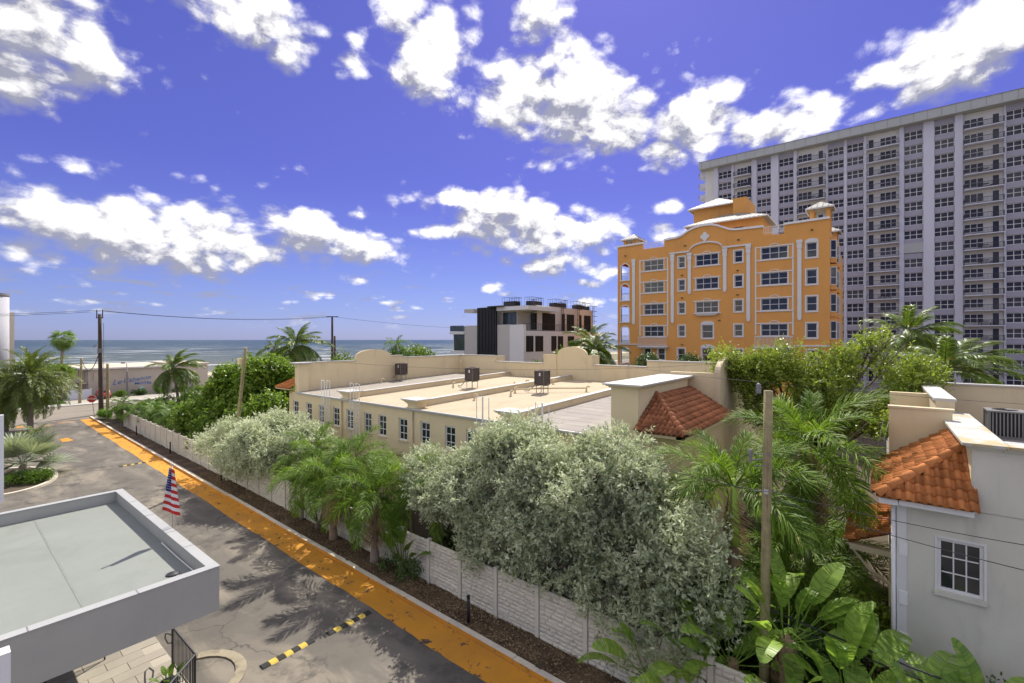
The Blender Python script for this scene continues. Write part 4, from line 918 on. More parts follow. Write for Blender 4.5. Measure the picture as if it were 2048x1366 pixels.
for i in (1, 2): bars.box(XH+.045, XH+.085, wy0+t+i*iw-.014, wy0+t+i*iw+.014, wz0+t, wz1-t)
for j in (1, 2):
    for i in range(3): bars.box(XH+.047, XH+.083, wy0+t+i*iw+.014, wy0+t+(i+1)*iw-.014, wz0+t+j*ih-.014, wz0+t+j*ih+.014)
obj('glazing_bars', bars.mesh('glazing_bars', M_wtrim), wo_)
obj('sill', B((XH-.07, XH+.1, wy0-.06, wy1+.06, wz0-.13, wz0-.003)).mesh('sill', M_hstucco), wo_)
obj('casing', B((XH-.02, XH-.002, wy0-.05, wy0-.001, wz0, wz1+.05), (XH-.02, XH-.002, wy1+.001, wy1+.05, wz0, wz1+.05), (XH-.02, XH-.002, wy0, wy1, wz1+.001, wz1+.05)).mesh('casing', M_wtrim), wo_)
part('end_parapet', B((XH-.02, 21.9, -2.3, PYW, 5.97, 7.50), (XH-.019, XH+.45, -12, -2.301, 5.97, 7.49)), M_hstucco, hs)
part('parapet_face', B((XH+.01, 21.9, PYW+.001, PYW+.012, 5.98, 7.5)), M_cream, hs)
o = part('cornice', B((XH-.08, 21.9, -2.36, PYW+.06, 7.503, 7.55), (XH-.14, 21.9, -2.4, PYW+.12, 7.553, 7.6), (XH-.08, XH+.5, -12, -2.37, 7.503, 7.55), (XH-.14, XH+.55, -12, -2.41, 7.553, 7.6)), M_hstucco, hs)
def lichen(t, pos, c, p):
    c = t.mix(t.mr(t.noise(pos, 1.1, 5, .6), .54, .62, 0, .7, True), c, (.42, .31, .10))
    return t.mix(t.mr(t.voro(pos, 9), 0, .16, .8, 0), c, (.10, .095, .09))
M_lich = pbr('lichened coping', (.44, .44, .42), .7, .15, 1, .3, 30, .01, hook=lichen)
obj('coping', B((XH-.22, 22.0, -2.45, PYW+.2, 7.603, 7.67), (XH-.22, XH+.6, -12, -2.46, 7.603, 7.67)).mesh('coping', M_lich), o)
part('flat_roof', B((XH+.46, 29.99, -12, -2.31, 5.9, 6.35)), M_felt, hs)
part('cross_wall', B((19.75, 20.0, PYW, -.30, 0, 7.95)), M_cream, hs); part('cross_wall_cap', B((19.72, 20.03, PYW-.05, -.27, 7.953, 8.02)), M_cream_d, hs)
part('cross_wall', B((24.6, 24.85, -2.1, -.4, 0, 8.05)), M_cream, hs); part('cross_wall', B((20.0, 24.6, -.6, -.42, 0, 7.2)), M_cream_d, hs)
part('side_coping', B((22.0, 30.0, -2.15, -1.55, 8.053, 8.13)), M_coping, hs); part('side_parapet', B((22.0, 30.0, -2.1, -1.6, 6.0, 8.05)), M_cream_d, hs)
part('rear_parapet', B((30.0, 30.25, -14, -2.1, 6.0, 8.08)), M_cream_d, hs); part('rear_coping', B((29.93, 30.32, -14, -2.05, 8.083, 8.15)), M_coping, hs)
lean_hip(hs, 15.55, .03, 6.05, 17.05, PYW+.015, 7.36, 19.74, M_tile, 'tile_roof', -1)
part('eave_board', B((15.62, XH-.003, PYW, -.44, 5.90, 6.03), (15.62, 19.74, -.42, -.03, 5.88, 6.02)), M_white, hs)
part('downpipe', MB().tube([(15.93, -.33, 5.85), (15.93, -.33, .1)], .05, 8), M_white, hs, True)
for z in (4.5, 3.2, 2.1): part('wall_block', B((XH-.05, XH-.004, -.62, -.45, z, z+.35)), M_white, hs)
part('facade_corner', B((XH-.03, XH+.25, -.60, -.40, 0, 5.9)), M_wtrim, hs)
# lower porch roof in the gap
pr = part('porch_roof', MB().add([(17.2, -.40, 4.62), (20.3, -.40, 4.62), (20.3, .70, 4.1), (17.2, .70, 4.1)], [(0, 1, 2, 3)]), M_tile, hs)
up = Vector((0, -1.10, .52)); tile_slope(pr, (20.3, .70, 4.1), (-1, 0, 0), up, 3.1, up.length, lambda u, v: True, M_tile)
part('porch_beam', B((17.2, 20.3, .5, .66, 3.9, 4.08), (17.2, 17.4, -.42, .497, 3.91, 4.07)), M_cream_d, hs)
m = MB(); [m.tube([(17.3, .6, 3.9), (17.3, .2, 3.4), (17.3, -.4, 3.0)], .035, 6)]; part('porch_bracket', m, M_cream_d, hs)
part('storm_shutter', MB().prism([(19.35, .24, 5.25), (19.41, .24, 5.25), (19.41, -.16, 7.6), (19.35, -.16, 7.6)], (.35, 0, 0)), pbr('green shutter', (.38, .50, .43), .6, .1, 1, 0), hs)
part('storm_shutter', MB().prism([(19.30, .10, 5.3), (19.34, .10, 5.3), (19.34, -.28, 7.5), (19.30, -.28, 7.5)], (.42, 0, 0)), MATS['green shutter'], hs)
# condenser on its roof
ac = thing('condenser_unit', 'large grey condenser with vertical louvres behind the lichened coping', 'air conditioner', (26.4, -3.95, 6.35))
ax, ay, az_ = 26.4, -3.95, 6.36
m = MB(); s = .50
part('casing', B(*[(ax+a*s-.04, ax+a*s+.04, ay+b*s-.04, ay+b*s+.04, az_, az_+1.0) for a in (-1, 1) for b in (-1, 1)], (ax-s-.05, ax+s+.05, ay-s-.05, ay+s+.05, az_+1.0, az_+1.06), (ax-s-.05, ax+s+.05, ay-s-.05, ay+s+.05, az_-.01, az_+.08)), pbr('condenser casing', (.17, .17, .165), .55, .12, 2, 0), ac)
part('coil', B((ax-s+.03, ax+s-.03, ay-s+.03, ay+s-.03, az_+.08, az_+.99)), M_black, ac)
for i in range(9):
    y = ay-s+.10+i*.1
    part('louvre', B((ax-s-.01, ax-s+.02, y-.018, y+.018, az_+.08, az_+.995)), M_grey, ac); part('louvre', B((ax-s+.10+i*.1-.018, ax-s+.10+i*.1+.018, ay+s-.02, ay+s+.01, az_+.08, az_+.995)), M_grey, ac)
m = MB(); [m.tube([(ax+r*math.cos(a*.35), ay+r*math.sin(a*.35), az_+1.08) for a in range(19)], .01, 4) for r in (.08, .15, .22, .29, .36)]; part('fan_grille', m, M_dark, ac)
# ------------------------------------------------------------------ entrance canopy
cp = thing('entrance_canopy', 'white flat entrance canopy with low parapet beside the driveway', 'canopy', (1, 18.6, 3.0))
CX1, CY0, CY1, CZ0, CZ1 = 4.71, 13.63, 23.7, 3.06, 4.2
M_can = pbr('canopy paint', (.38, .38, .35), .7, .10, .8, .15, 40, .006, ((.30, .31, .31), .45, (.5, .5, .2)))
part('deck', B((-9, CX1-.22, CY0+.22, CY1-.22, CZ0, 3.82)), pbr('canopy membrane', (.225, .243, .22), .75, .12, .6, .1, 30, .006, ((.18, .195, .17), .7, (.45, .45, .45)), hook=lambda t, pos, c, p: t.mix(t.mr(t.m('FRACT', t.m('MULTIPLY', t.xyz(pos)[0], .9)), 0, .02, .35, 0), t.mix(t.mr(t.noise(pos, 5, 6, .7), .60, .68, 0, .4), c, (.22, .225, .19)), (.25, .27, .25))), cp)
part('parapet', B((CX1-.22, CX1, CY0, CY1, CZ0-.003, CZ1)), M_can, cp)
part('parapet', B((-9, CX1-.221, CY0, CY0+.22, CZ0-.003, CZ1)), M_can, cp); part('parapet', B((-9, CX1-.221, CY1-.22, CY1, CZ0-.003, CZ1)), M_can, cp)
part('cap', B((CX1-.24, CX1+.015, CY0-.015, CY1+.015, CZ1+.002, CZ1+.03), (-9, CX1-.241, CY0-.015, CY0+.24, CZ1+.002, CZ1+.03), (-9, CX1-.241, CY1-.24, CY1+.015, CZ1+.002, CZ1+.03)), pbr('canopy cap', (.35, .355, .35), .6, .1, 1, .1, 30, .005, ((.3, .3, .29), .5, (1.5, 1.5, 1.5))), cp)
part('column', B((.2, .6, 15.0, 15.4, .2, CZ0-.005)), M_can, cp); part('column', B((.2, .6, 22.0, 22.4, .2, CZ0-.005)), M_can, cp)
m = MB(); m.tube([(CX1-.26, 14.0, 3.86), (CX1-.28, 16.0, 3.86), (CX1-.3, 17.4, 3.9)], .015, 5); part('conduit', m, M_white, cp)
M_seam = pbr('membrane lap', (.20, .217, .195), .8, .15, 2, 0)
for x in (-.6, 2.2): part('membrane_lap', B((x, x+.05, CY0+.222, CY1-.222, 3.82, 3.826)), M_seam, cp)
part('roof_drain', MB().lathe([(.16, 0), (.15, .03), (.07, .06), (.02, .07)], (4.05, 15.0, 3.82), 14), M_dark, cp)
for y in (15.6, 17.2, 19.4, 21.5): part('flashing_joint', B((CX1-.245, CX1+.02, y, y+.025, CZ1+.031, CZ1+.035)), M_grey, cp)
for x in (3.0, 1.2, -.8): part('flashing_joint', B((x, x+.025, CY0-.02, CY0+.245, CZ1+.031, CZ1+.035)), M_grey, cp)
# flag on the parapet
fl = thing('flag', 'American flag hanging from a short pole on the canopy parapet', 'flag', (CX1+.05, 17.6, 4.2))
m = MB(); px, py = CX1+.07, 17.75; m.tube([(px, py, 3.9), (px, py, 6.15)], .018, 8); part('pole', m, M_alu, fl, True)
m = MB(); m.lathe([(.0, -.05), (.035, -.03), (.045, 0), (.03, .035), (0, .05)], (px, py, 6.2), 10); part('finial', m, M_alu, fl, True)
M_fr = pbr('flag red', (.50, .035, .03), .85, .08, 6, 0); M_fw = pbr('flag white', (.72, .70, .68), .85, .06, 6, 0); M_fb = pbr('flag blue', (.03, .035, .20), .85, .08, 6, 0)
def cloth(u, v):
    """u along the fly, v down the hoist (0..1); the fly hangs down beside the pole in folds"""
    fold = .030*math.sin(u*13+v*3.0)
    uu = u/.62 if u < .62 else 1-(u-.62)/.62*.9
    dn = v*1.32 + .30*uu*(.4+.6*v)
    out_ = (-.5+.95*uu)*(.15+.36*v); fold += .045 if u < .62 else .085
    return (px + out_*.967 - fold*.258, py - out_*.258 - fold*.967, 6.12 - dn)
m = MB(); NU, NV = 30, 26
grid = [[cloth(i/NU, j/NV) for j in range(NV+1)] for i in range(NU+1)]
for i in range(NU):
    for j in range(NV):
        blue = i < NU*.40 and j < NV*7/13; m.cur = 2 if blue else (0 if int(j*13/NV) % 2 == 0 else 1)
        m.add([grid[i][j], grid[i+1][j], grid[i+1][j+1], grid[i][j+1]], [(0, 1, 2, 3)])
cl = part('cloth', m, [M_fr, M_fw, M_fb], fl, True)
st = MB()
for r in range(9):
    for c in range(6 if r % 2 == 0 else 5):
        u = (.035+.062*c + (0 if r % 2 == 0 else .031)); v = .03+.056*r
        ctr = Vector(cloth(u, v)); tu = (Vector(cloth(u+.01, v))-ctr).normalized(); tv = (Vector(cloth(u, v+.01))-ctr).normalized()
        for sg in (1, -1):
            nn = tu.cross(tv).normalized()*.004*sg; rr = .017
            st.add([ctr+nn + (tu*math.cos(a)+tv*math.sin(a))*(rr if k % 2 == 0 else rr*.42) for k, a in enumerate([math.pi/5*q for q in range(10)])], [tuple(range(10))])
obj('stars', st.mesh('stars', M_fw), cl)
# raised entrance landing, steps and railings
ld = tag(struct('entrance_landing', B((-9, 4.6, 13.0, 18.9, -.02, .30), (-9, 4.2, 18.901, 19.3, -.02, .16)).mesh('entrance_landing', pbr('landing slab', (.40, .36, .29), .85, .12, 1, .2, 30, .006))))
tm = MB(); tm.box(0, .885, 0, .435, 0, .012); tme = tm.mesh('paving_tile', pbr('stone tile', (.31, .28, .225), .8, .12, 1.5, .2, 30, .005, objvar=.12))
for i in range(8):
    for j in range(13):
        x = -2.6+i*.9+(.45 if j % 2 else 0); y = 13.1+j*.445
        if x+.89 < 4.6: obj('paving_tile', tme, ld, (x, y, .302))
def rail_thing(pts, z0, h, lab, name='railing', gap=.11):
    t = thing(name, lab, 'railing', (*pts[0], z0), 'black railings at the entrance')
    for (a, b) in zip(pts[:-1], pts[1:]):
        a = Vector((*a, z0)); b = Vector((*b, z0)); up = Vector((0, 0, h))
        part('top_rail', MB().tube([a+up, b+up], .026, 6), M_dark, t); part('bottom_rail', MB().tube([a+up*.1, b+up*.1], .016, 6), M_dark, t)
        n = max(2, int((b-a).length/gap))
        bm = MB().tube([(0, 0, .1*h), (0, 0, h)], .009, 5).mesh('baluster', M_dark)
        for i in range(1, n): obj('baluster', bm, t, a+(b-a)*i/n)
        for p in (a, b): part('post', MB().tube([p, p+up*1.02], .022, 6), M_dark, t)
    return t
rail_thing([(2.9, 13.2), (4.5, 14.75), (4.5, 16.7)], .31, 1.2, 'black metal railing at the landing corner with a potted plant')
t = rail_thing([(2.0, 18.7), (3.3, 18.7)], .31, 1.0, 'short black handrail beside the entrance step')
m = MB(); [m.tube([(4.5, 16.75, .25+z), (4.5, 17.1, .15+z), (4.5, 17.35, .05+z), (4.5, 17.4, -.1+z), (4.5, 17.1, -.15+z), (4.5, 16.78, .0+z)], .02, 6) for z in (1.0,)]
hr = part('handrail_loop', m, M_dark, t)
# ------------------------------------------------------------------ speed humps, drive kerb island
M_yel = pbr('yellow rubber', (.52, .38, .07), .85, .3, 4, .3, 50, .006, ((.16, .13, .08), .8, (6, 6, 6))); M_rub = pbr('black rubber', (.035, .034, .032), .9, .35, 4, .3, 50, .006)
hm = MB(); prof = [(-.15, 0), (-.11, .025), (-.05, .04), (.05, .04), (.11, .025), (.15, 0)]; hm.prism([(0, y, z) for y, z in prof], (.232, 0, 0)); hY = hm.mesh('segment', M_yel); hB = hm.mesh('segment', M_rub)
for (x0, y, n, lab) in ((6.35, 15.0, 7, 'yellow and black rubber speed hump nearer the canopy'), (8.5, 14.9, 7, 'yellow and black rubber speed hump against the orange painted strip'), (9.3, 47.7, 9, 'yellow and black speed hump far along the drive near the planter island')):
    s = thing('speed_hump', lab, 'speed hump', (x0+n*.12, y, 0), 'speed humps across the driveway')
    for i in range(n): obj('segment', hY if i % 2 else hB, s, (x0+i*.24, y+random.uniform(-.006, .006), .003))
m = MB()
for i in range(10):
    a0, a1 = rad(-85+i*15), rad(-85+(i+1)*15); R0, R1 = 1.15, 1.45; c = (4.75, 15.95)
    m.prism([(c[0]+R0*math.cos(a0), c[1]+R0*math.sin(a0), 0), (c[0]+R1*math.cos(a0), c[1]+R1*math.sin(a0), 0), (c[0]+R1*math.cos(a1), c[1]+R1*math.sin(a1), 0), (c[0]+R0*math.cos(a1), c[1]+R0*math.sin(a1), 0)], (0, 0, .045))
o = struct('curved_kerb', m.mesh('curved_kerb', pbr('worn painted kerb', (.30, .26, .18), .9, .3, 3, .4, 20, .01, ((.10, .09, .08), .9, (2.5, 2.5, 2.5)))))
# planter island in the drive
ring = [(2.9+3.0*math.cos(a), 49.0+4.6*math.sin(a)) for a in [2*math.pi*i/40 for i in range(40)]]; ring2 = [(2.9+2.75*math.cos(a), 49.0+4.35*math.sin(a)) for a in [2*math.pi*i/40 for i in range(40)]]
m = MB(); n = 40; V_ = [(*p, 0) for p in ring]+[(*p, .16) for p in ring]+[(*p, .16) for p in ring2]+[(*p, .05) for p in ring2]
m.add(V_, [(k*n+i, k*n+(i+1) % n, (k+1)*n+(i+1) % n, (k+1)*n+i) for k in range(3) for i in range(n)]); struct('island_kerb', m.mesh('island_kerb', M_kerb))
m = MB(); m.add([(*p, .10) for p in ring2], [tuple(range(n))]); struct('island_soil', m.mesh('island_soil', M_soil))
# ------------------------------------------------------------------ left edge: the apartment wing we stand in, and a round stair tower
wg = thing('apartment_wing', 'white apartment wing with balcony slab at the picture edge', 'building', (-6, 30, 0))
part('wall', B((-9, -1.2, 26, 44, 0, 22)), M_white, wg); part('balcony_wall', B((-4, .62, 8.7, 8.9, 2.5, 6.2)), M_white, wg); part('balcony_wall', B((-1.19, 1.61, 25.0, 25.2, 4.26, 7.45), (-1.19, 1.3, 25.201, 30, 6.0, 6.2)), M_white, wg)
cyl = thing('stair_tower', 'round white concrete stair tower beside the palms', 'tower', (6.2, 118, 0))
part('shaft', MB().lathe([(2.7, 0), (2.7, 17.6)], (5.55, 118, 0), 32), pbr('tower render', (.42, .42, .45), .9, .07, .3, .1), cyl, True); part('rim', MB().lathe([(2.75, 17.6), (2.8, 17.75), (2.8, 18.1), (2.6, 18.1)], (5.55, 118, 0), 32), M_grey, cyl); part('annex', B((5, 8.9, 119, 128, 0, 15.0)), pbr('annex wall', (.55, .50, .40), .9, .1, .3, .1), cyl)
# ------------------------------------------------------------------ poles, wires, signs, bollards, cars
def pole(name, label, base, top, r0, r1, mat, group=None):
    t = thing(name, label, 'utility pole', base, group)
    b = Vector(base); tp = Vector(top); pts = [b+(tp-b)*i/6 for i in range(7)]
    o = part('shaft', MB().tube(pts, [r0+(r1-r0)*i/6 for i in range(7)], 12), mat, t, True); return t
def wire(label, p0, p1, sag, r=.012, name='overhead_wire', n=24, group='overhead wires'):
    p0 = Vector(p0); p1 = Vector(p1); pts = [p0.lerp(p1, i/n) - Vector((0, 0, sag*4*(i/n)*(1-i/n))) for i in range(n+1)]
    o = obj(name, MB().tube(pts, r, 4).mesh(name, M_dark)); tag(o, label, 'wire', group); return o
P1 = (14.35, 83.5); 
t = pole('utility_pole', 'tall dark timber utility pole with insulators beside the stop sign', (*P1, 0), (14.2, 83.45, 13.7), .27, .19, M_wood2)
m = MB(); [m.tube([(14.2+dx, 83.45+dy, 13.2), (14.2+dx, 83.45+dy, 14.3)], .06, 6) for dx, dy in ((.25, -.3), (-.25, .3))]; m.tube([(13.9, 83.8, 13.2), (14.5, 83.1, 13.2)], .06, 6); part('insulator', m, M_dark, t)
m = MB(); m.tube([(14.2, 83.4, 9.2), (13.9, 83.9, 9.5), (13.7, 84.2, 9.2)], .07, 6); m.box(13.95, 14.45, 83.1, 83.6, 8.4, 9.0); part('bracket', m, M_grey, t)
m = MB(); m.tube([(14.6, 83.15, 0), (14.55, 83.15, 12.5)], .03, 5); part('cable_riser', m, M_grey, t)
t = pole('utility_pole', 'short brown timber stub pole close beside the tall pole', (14.95, 83.0, 0), (14.95, 83.0, 6.9), .21, .16, M_wood)
t = pole('utility_pole', 'grey timber pole on the far pavement before the white gate', (14.55, 99.6, 0), (14.75, 99.6, 7.3), .2, .15, M_wood)
t = pole('utility_pole', 'leaning weathered pole in front of the sea grape, with a small box', (14.55, 39.1, 1.0), (14.5, 36.9, 9.6), .14, .11, M_wood)
part('junction_box', B((14.2, 14.5, 37.25, 37.6, 8.35, 8.8)), M_cream, t)
PR = (50.6, 87.0); t = pole('utility_pole', 'thin dark pole with crossarm beside the tall coconut palm', (*PR, 0), (*PR, 15.0), .26, .2, M_wood2)
m = MB(); m.tube([(49.9, 88.0, 14.9), (51.3, 86.0, 14.9)], .09, 6); part('crossarm', m, M_dark, t)
t = pole('utility_pole', 'short dark pole just behind the thin pole with crossarm', (53.5, 91, 0), (53.5, 91, 11.0), .26, .2, M_wood2)
t = pole('utility_pole', 'pale yellowish timber pole rising from the big paddle leaves', (13.45, 2.33, 0), (13.5, 2.22, 8.88), .125, .105, M_wood)
m = MB(); m.lathe([(.05, 0), (.075, .02), (.05, .06), (.075, .09), (.05, .13), (.075, .16), (.05, .2), (.07, .23), (.02, .27)], (13.35, 2.42, 8.80), 10); part('insulator', m, M_grey, t, True)
m = MB(); m.lathe([(.03, 0), (.05, .3), (.03, .34)], (13.30, 2.60, 7.0), 8); m.tube([(13.45, 2.3, 7.1), (13.3, 2.6, 7.05)], .02, 5); part('insulator', m, M_grey, t)
part('metal_tag', B((13.36, 13.38, 2.2, 2.3, 6.22, 6.34)), M_alu, t); m = MB(); [m.tube([(13.4, 2.1, z), (13.2, 2.5, z)], .012, 5) for z in (7.25, 6.95, 6.3)]; part('bolt', m, M_grey, t)
for (a, b, lab) in (((14.0, 83.7, 14.25), (50.4, 87.2, 15.0), 'upper power line between tall pole and crossarm pole'), ((14.4, 83.2, 14.15), (50.9, 86.6, 14.9), 'lower power line between tall pole and crossarm pole')): wire(lab, a, b, .9, .03)
wire('power line leaving the tall pole towards the stair tower', (14.0, 83.7, 14.25), (-26, 86, 13.2), 1.0, .03); wire('second power line leaving the tall pole towards the stair tower', (14.3, 83.3, 14.1), (-26, 85, 12.8), 1.0, .03)
wire('slack dark cable looping from the tall pole to the grey far pole', (14.2, 83.6, 8.6), (14.75, 99.6, 7.1), 2.2, .05)
wire('power line from the crossarm pole over the villa block', (50.6, 87, 14.9), (120, 84, 14), 1.2, .03)
wire('service wire from leaning pole to the roof parapet', (14.5, 37.0, 8.7), (XF+.4, 36.0, 8.0), .2, .012); wire('service wire crossing above the flat roof', (14.5, 36.95, 9.3), (30.0, 5.0, 9.0), .9, .009)
wire('service wire from the pale pole across the tiled house', (13.5, 2.2, 6.27), (16.3, -6.5, 5.6), .25, .010); wire('lower service wire past the grid window', (13.5, 2.2, 6.1), (16.0, -6.0, 4.75), .2, .010)
wire('wire from pale pole back to the silver tree', (13.45, 2.3, 6.25), (14.5, 9.5, 6.9), .25, .012); wire('thin wire from the pole top across the upper walls', (13.4, 2.4, 9.1), (20, -6, 8.35), .1, .006)
wire('thick black cable above the paddle leaves', (13.3, 8.0, 4.3), (13.9, -5.0, 2.55), .35, .022); wire('second black cable just below the first, above the paddle leaves', (13.35, 8.0, 4.0), (14.1, -5.0, 2.2), .3, .018)
wire('wire from pole top towards the orange house', (13.4, 2.4, 9.1), (36.5, 20, 8.9), .3, .007)
# stop sign
st = thing('stop_sign', 'red octagonal stop sign on a slightly leaning post', 'sign', (13.2, 80.6, 0)); 
part('post', MB().tube([(13.25, 80.9, 0), (12.95, 80.75, 2.9)], .035, 6), M_grey, st)
fcx = Vector((math.sin(TH), math.cos(TH), 0)); dirS = Vector((-.30, -.954, 0)); rt = Vector((.954, -.30, 0)); c0 = Vector((12.95, 80.7, 2.45))
def octa(r, off):
    return [c0 + dirS*off + (rt*math.cos(rad(22.5+45*k)) + Vector((0, 0, 1))*math.sin(rad(22.5+45*k)))*r for k in range(8)]
M_red = pbr('sign red', (.50, .03, .025), .5, .05, 3, 0)
part('plate', MB().prism(octa(.50, .05), dirS*-.02), M_wtrim, st); fc = part('red_face', MB().prism(octa(.46, .066), dirS*-.012), M_red, st)
me = text_mesh('STOP', .36, M_wtrim, 0, .004, .008); R_ = Matrix((rt, Vector((0, 0, 1)), dirS)).transposed().to_4x4()
obj('lettering', me, fc, mtx=Matrix.Translation(c0+dirS*.075-Vector((0, 0, .13))) @ R_)
# street light and small signs by the motel
t = thing('street_light', 'slim grey street light in front of the motel wall', 'street light', (22.0, 107.0, 0)); part('post', MB().tube([(22.0, 107.0, 0), (22.0, 107.0, 4.4)], .13, 8), M_grey, t); part('upper_post', MB().tube([(22.0, 107.0, 4.4), (21.9, 107, 5.9), (21.6, 107, 6.0)], .07, 8), M_alu, t); part('lamp_head', B((21.1, 21.65, 106.85, 107.15, 5.9, 6.05)), M_black, t)
t = thing('notice_board', 'pale green notice board before the motel hedge', 'sign', (24.0, 106.5, 0)); part('board', B((23.7, 24.3, 106.5, 106.56, .5, 1.65)), pbr('pale green board', (.42, .55, .50), .6, .05, 1, 0), t); part('post', B((23.95, 24.05, 106.57, 106.64, 0, 1.5)), M_grey, t)
# bollard lights in the bed
for (x, y, lab) in ((11.85, 11.4, 'black bollard light standing alone in the mulch near the tall silver tree'), (kx(37.2)+.9, 36.6, 'black bollard light beside the trunk of the smaller silver tree'), (kx(49)+1.0, 49.2, 'black bollard light below the sea grape'), (kx(61)+1.0, 61.2, 'black bollard light nearest the stop sign')):
    t = thing('bollard_light', lab, 'bollard', (x, y, .12), 'bollard lights along the bed')
    part('post', MB().lathe([(.055, 0), (.055, .78)], (x, y, .12), 14), M_black, t, True); part('louvre', MB().lathe([(.04, .78), (.06, .79), (.04, .81), (.06, .83), (.04, .85), (.06, .87), (.04, .89)], (x, y, .12), 14), M_dark, t); part('cap', MB().lathe([(.065, .89), (.065, .96), (.05, .985), (.0, .99)], (x, y, .12), 14), M_black, t, True)
# white vinyl gate fence at the motel
t = thing('vinyl_fence', 'white vinyl board fence at the motel corner', 'fence', (15.5, 106, 0)); M_vin = pbr('white vinyl', (.70, .71, .78), .5, .04, 1, 0)
for i in range(14): part('board', B((14.0+i*.2, 14.19+i*.2, 105.6, 105.65, .1, 1.75)), M_vin, t)
for i in range(9): part('board', B((13.3+.02*i, 13.35+.02*i, 106+i*1.0, 106.95+i*1.0, .1, 1.75)), M_mot, t)
for x in (13.95, 16.85): part('post', B((x-.08, x+.08, 105.5, 105.6, 0, 1.9)), M_vin, t)
# cars
def car(label, loc, rz, paint, group='parked cars'):
    t = thing('parked_car', label, 'car', (0, 0, 0), group)
    m = MB(); prof = [(-2.15, .35), (-2.2, .75), (-1.9, .92), (-1.25, .98), (-.65, 1.42), (.75, 1.45), (1.5, 1.02), (2.05, .95), (2.18, .7), (2.15, .35)]
    W = .85
    def sec(y, sc): return [(x, y, z if z < 1.0 else 1.0+(z-1.0)) for x, z in prof]
    m.prism(sec(-W, 1), (0, 2*W, 0)); o = part('body', m, paint, t); bv = o.modifiers.new('bevel', 'BEVEL'); bv.width = .12; bv.segments = 3
    for sy in (-1, 1):
        part('side_window', MB().prism([(-1.1, sy*(W+.004), 1.0), (-.6, sy*(W+.004), 1.36), (.68, sy*(W+.004), 1.38), (1.25, sy*(W+.004), 1.04)], (0, sy*.006, 0)), M_glass, t)
        for x in (-1.35, 1.35):
            wl = obj('wheel', MB().tube([(x, sy*(W-.12), .33), (x, sy*(W+.04), .33)], .33, 16).mesh('wheel', M_rub), t); obj('rim', MB().tube([(x, sy*(W+.03), .33), (x, sy*(W+.05), .33)], .2, 12).mesh('rim', M_alu), wl)
        part('tail_light', B((-2.23, -2.15, sy*.55-.16, sy*.55+.16, .68, .85)), M_red, t); part('headlight', B((2.1, 2.19, sy*.55-.18, sy*.55+.18, .66, .82)), M_wtrim, t)
    part('windscreen', MB().prism([(.82, -.7, 1.40), (.82, .7, 1.40), (1.46, .76, 1.06), (1.46, -.76, 1.06)], (.02, 0, .02)), M_glass, t); part('rear_window', MB().prism([(-.70, -.7, 1.38), (-.70, .7, 1.38), (-1.2, .74, 1.04), (-1.2, -.74, 1.04)], (-.02, 0, .02)), M_glass, t)
    t.location = loc; t.rotation_euler = (0, 0, rz)
car('dark car on the street at the left, half behind the date palms', (4.6, 87.5, 0), rad(175), pbr('dark blue paint', (.02, .025, .04), .25, .05, 1, 0, spec=.6)); car('grey car under the trees beyond the lawn', (9.4, 107.5, .06), rad(10), pbr('grey paint', (.16, .16, .16), .25, .05, 1, 0, spec=.6)); car('red car parked at the motel wall behind the tall pole', (18.4, 105.4, .06), rad(85), pbr('red paint', (.35, .03, .02), .3, .05, 1, 0, spec=.6))
# ------------------------------------------------------------------ vegetation builders
def unit(v): return v/np.maximum(np.linalg.norm(v, axis=-1, keepdims=True), 1e-9)
def clump(p, f, ph):
    return (np.sin(p[:, 0]*f+ph)+np.sin(p[:, 1]*f*1.13+ph*2.1+p[:, 2]*f*.5)+np.sin(p[:, 2]*f*1.31+ph*.7+p[:, 0]*f*.4)+np.sin((p[:, 0]+p[:, 1])*f*.8+ph*3.3))/4
def leaves(blobs, n, per, size, mat, seed, twig=.35, up=.3, shell=.55, wid=.42, cf=1.4, ct=-.12, droop=0., name='crown'):
    """leaf-by-leaf crown: twigs spread through ellipsoids (centre, radii), thinned into clumps; each twig carries `per` leaves"""
    r = np.random.default_rng(seed); C = np.array([b[0] for b in blobs], float); Rr = np.array([b[1] for b in blobs], float)
    wgt = (Rr[:, 0]*Rr[:, 1]*Rr[:, 2])**.72; k = r.choice(len(blobs), n*2, p=wgt/wgt.sum())
    d = unit(r.normal(size=(n*2, 3))); rr = (shell + (1-shell)*r.random(n*2))**.8*(.9+.22*r.random(n*2)); rr = np.where(r.random(n*2) < .18, rr*r.random(n*2), rr)
    p = C[k] + d*Rr[k]*rr[:, None]
    keep = (clump(p, cf, seed) > ct + r.normal(0, .18, n*2)) & (p[:, 2] > .25); p = p[keep][:n]; d = d[keep][:n]; n = len(p)
    td = unit(d*.8 + r.normal(0, .45, (n, 3)) + np.array([0, 0, up]))
    t = np.tile(np.linspace(.1, 1, per), (n, 1)) + r.normal(0, .06, (n, per))
    base = p[:, None]+td[:, None]*(t*twig*r.uniform(.5, 1.3, (n, 1)))[..., None] - np.array([0, 0, droop])*t[..., None]**2
    ld = unit(td[:, None]*.55 + r.normal(0, .75, (n, per, 3)) + np.array([0, 0, .1-droop]))
    nrm = unit(r.normal(0, .55, (n, per, 3)) + np.array([0, 0, .8]) + d[:, None]*.5); sd = unit(np.cross(ld, nrm)); nn = np.cross(sd, ld)
    L = (size*r.uniform(.6, 1.25, (n, per)))[..., None]
    V = np.stack([base, base+ld*L*.5+sd*L*wid*.5+nn*L*.05, base+ld*L, base+ld*L*.5-sd*L*wid*.5+nn*L*.05], 2).reshape(-1, 3)
    return npmesh(name, V, np.arange(len(V)).reshape(-1, 4), mat)
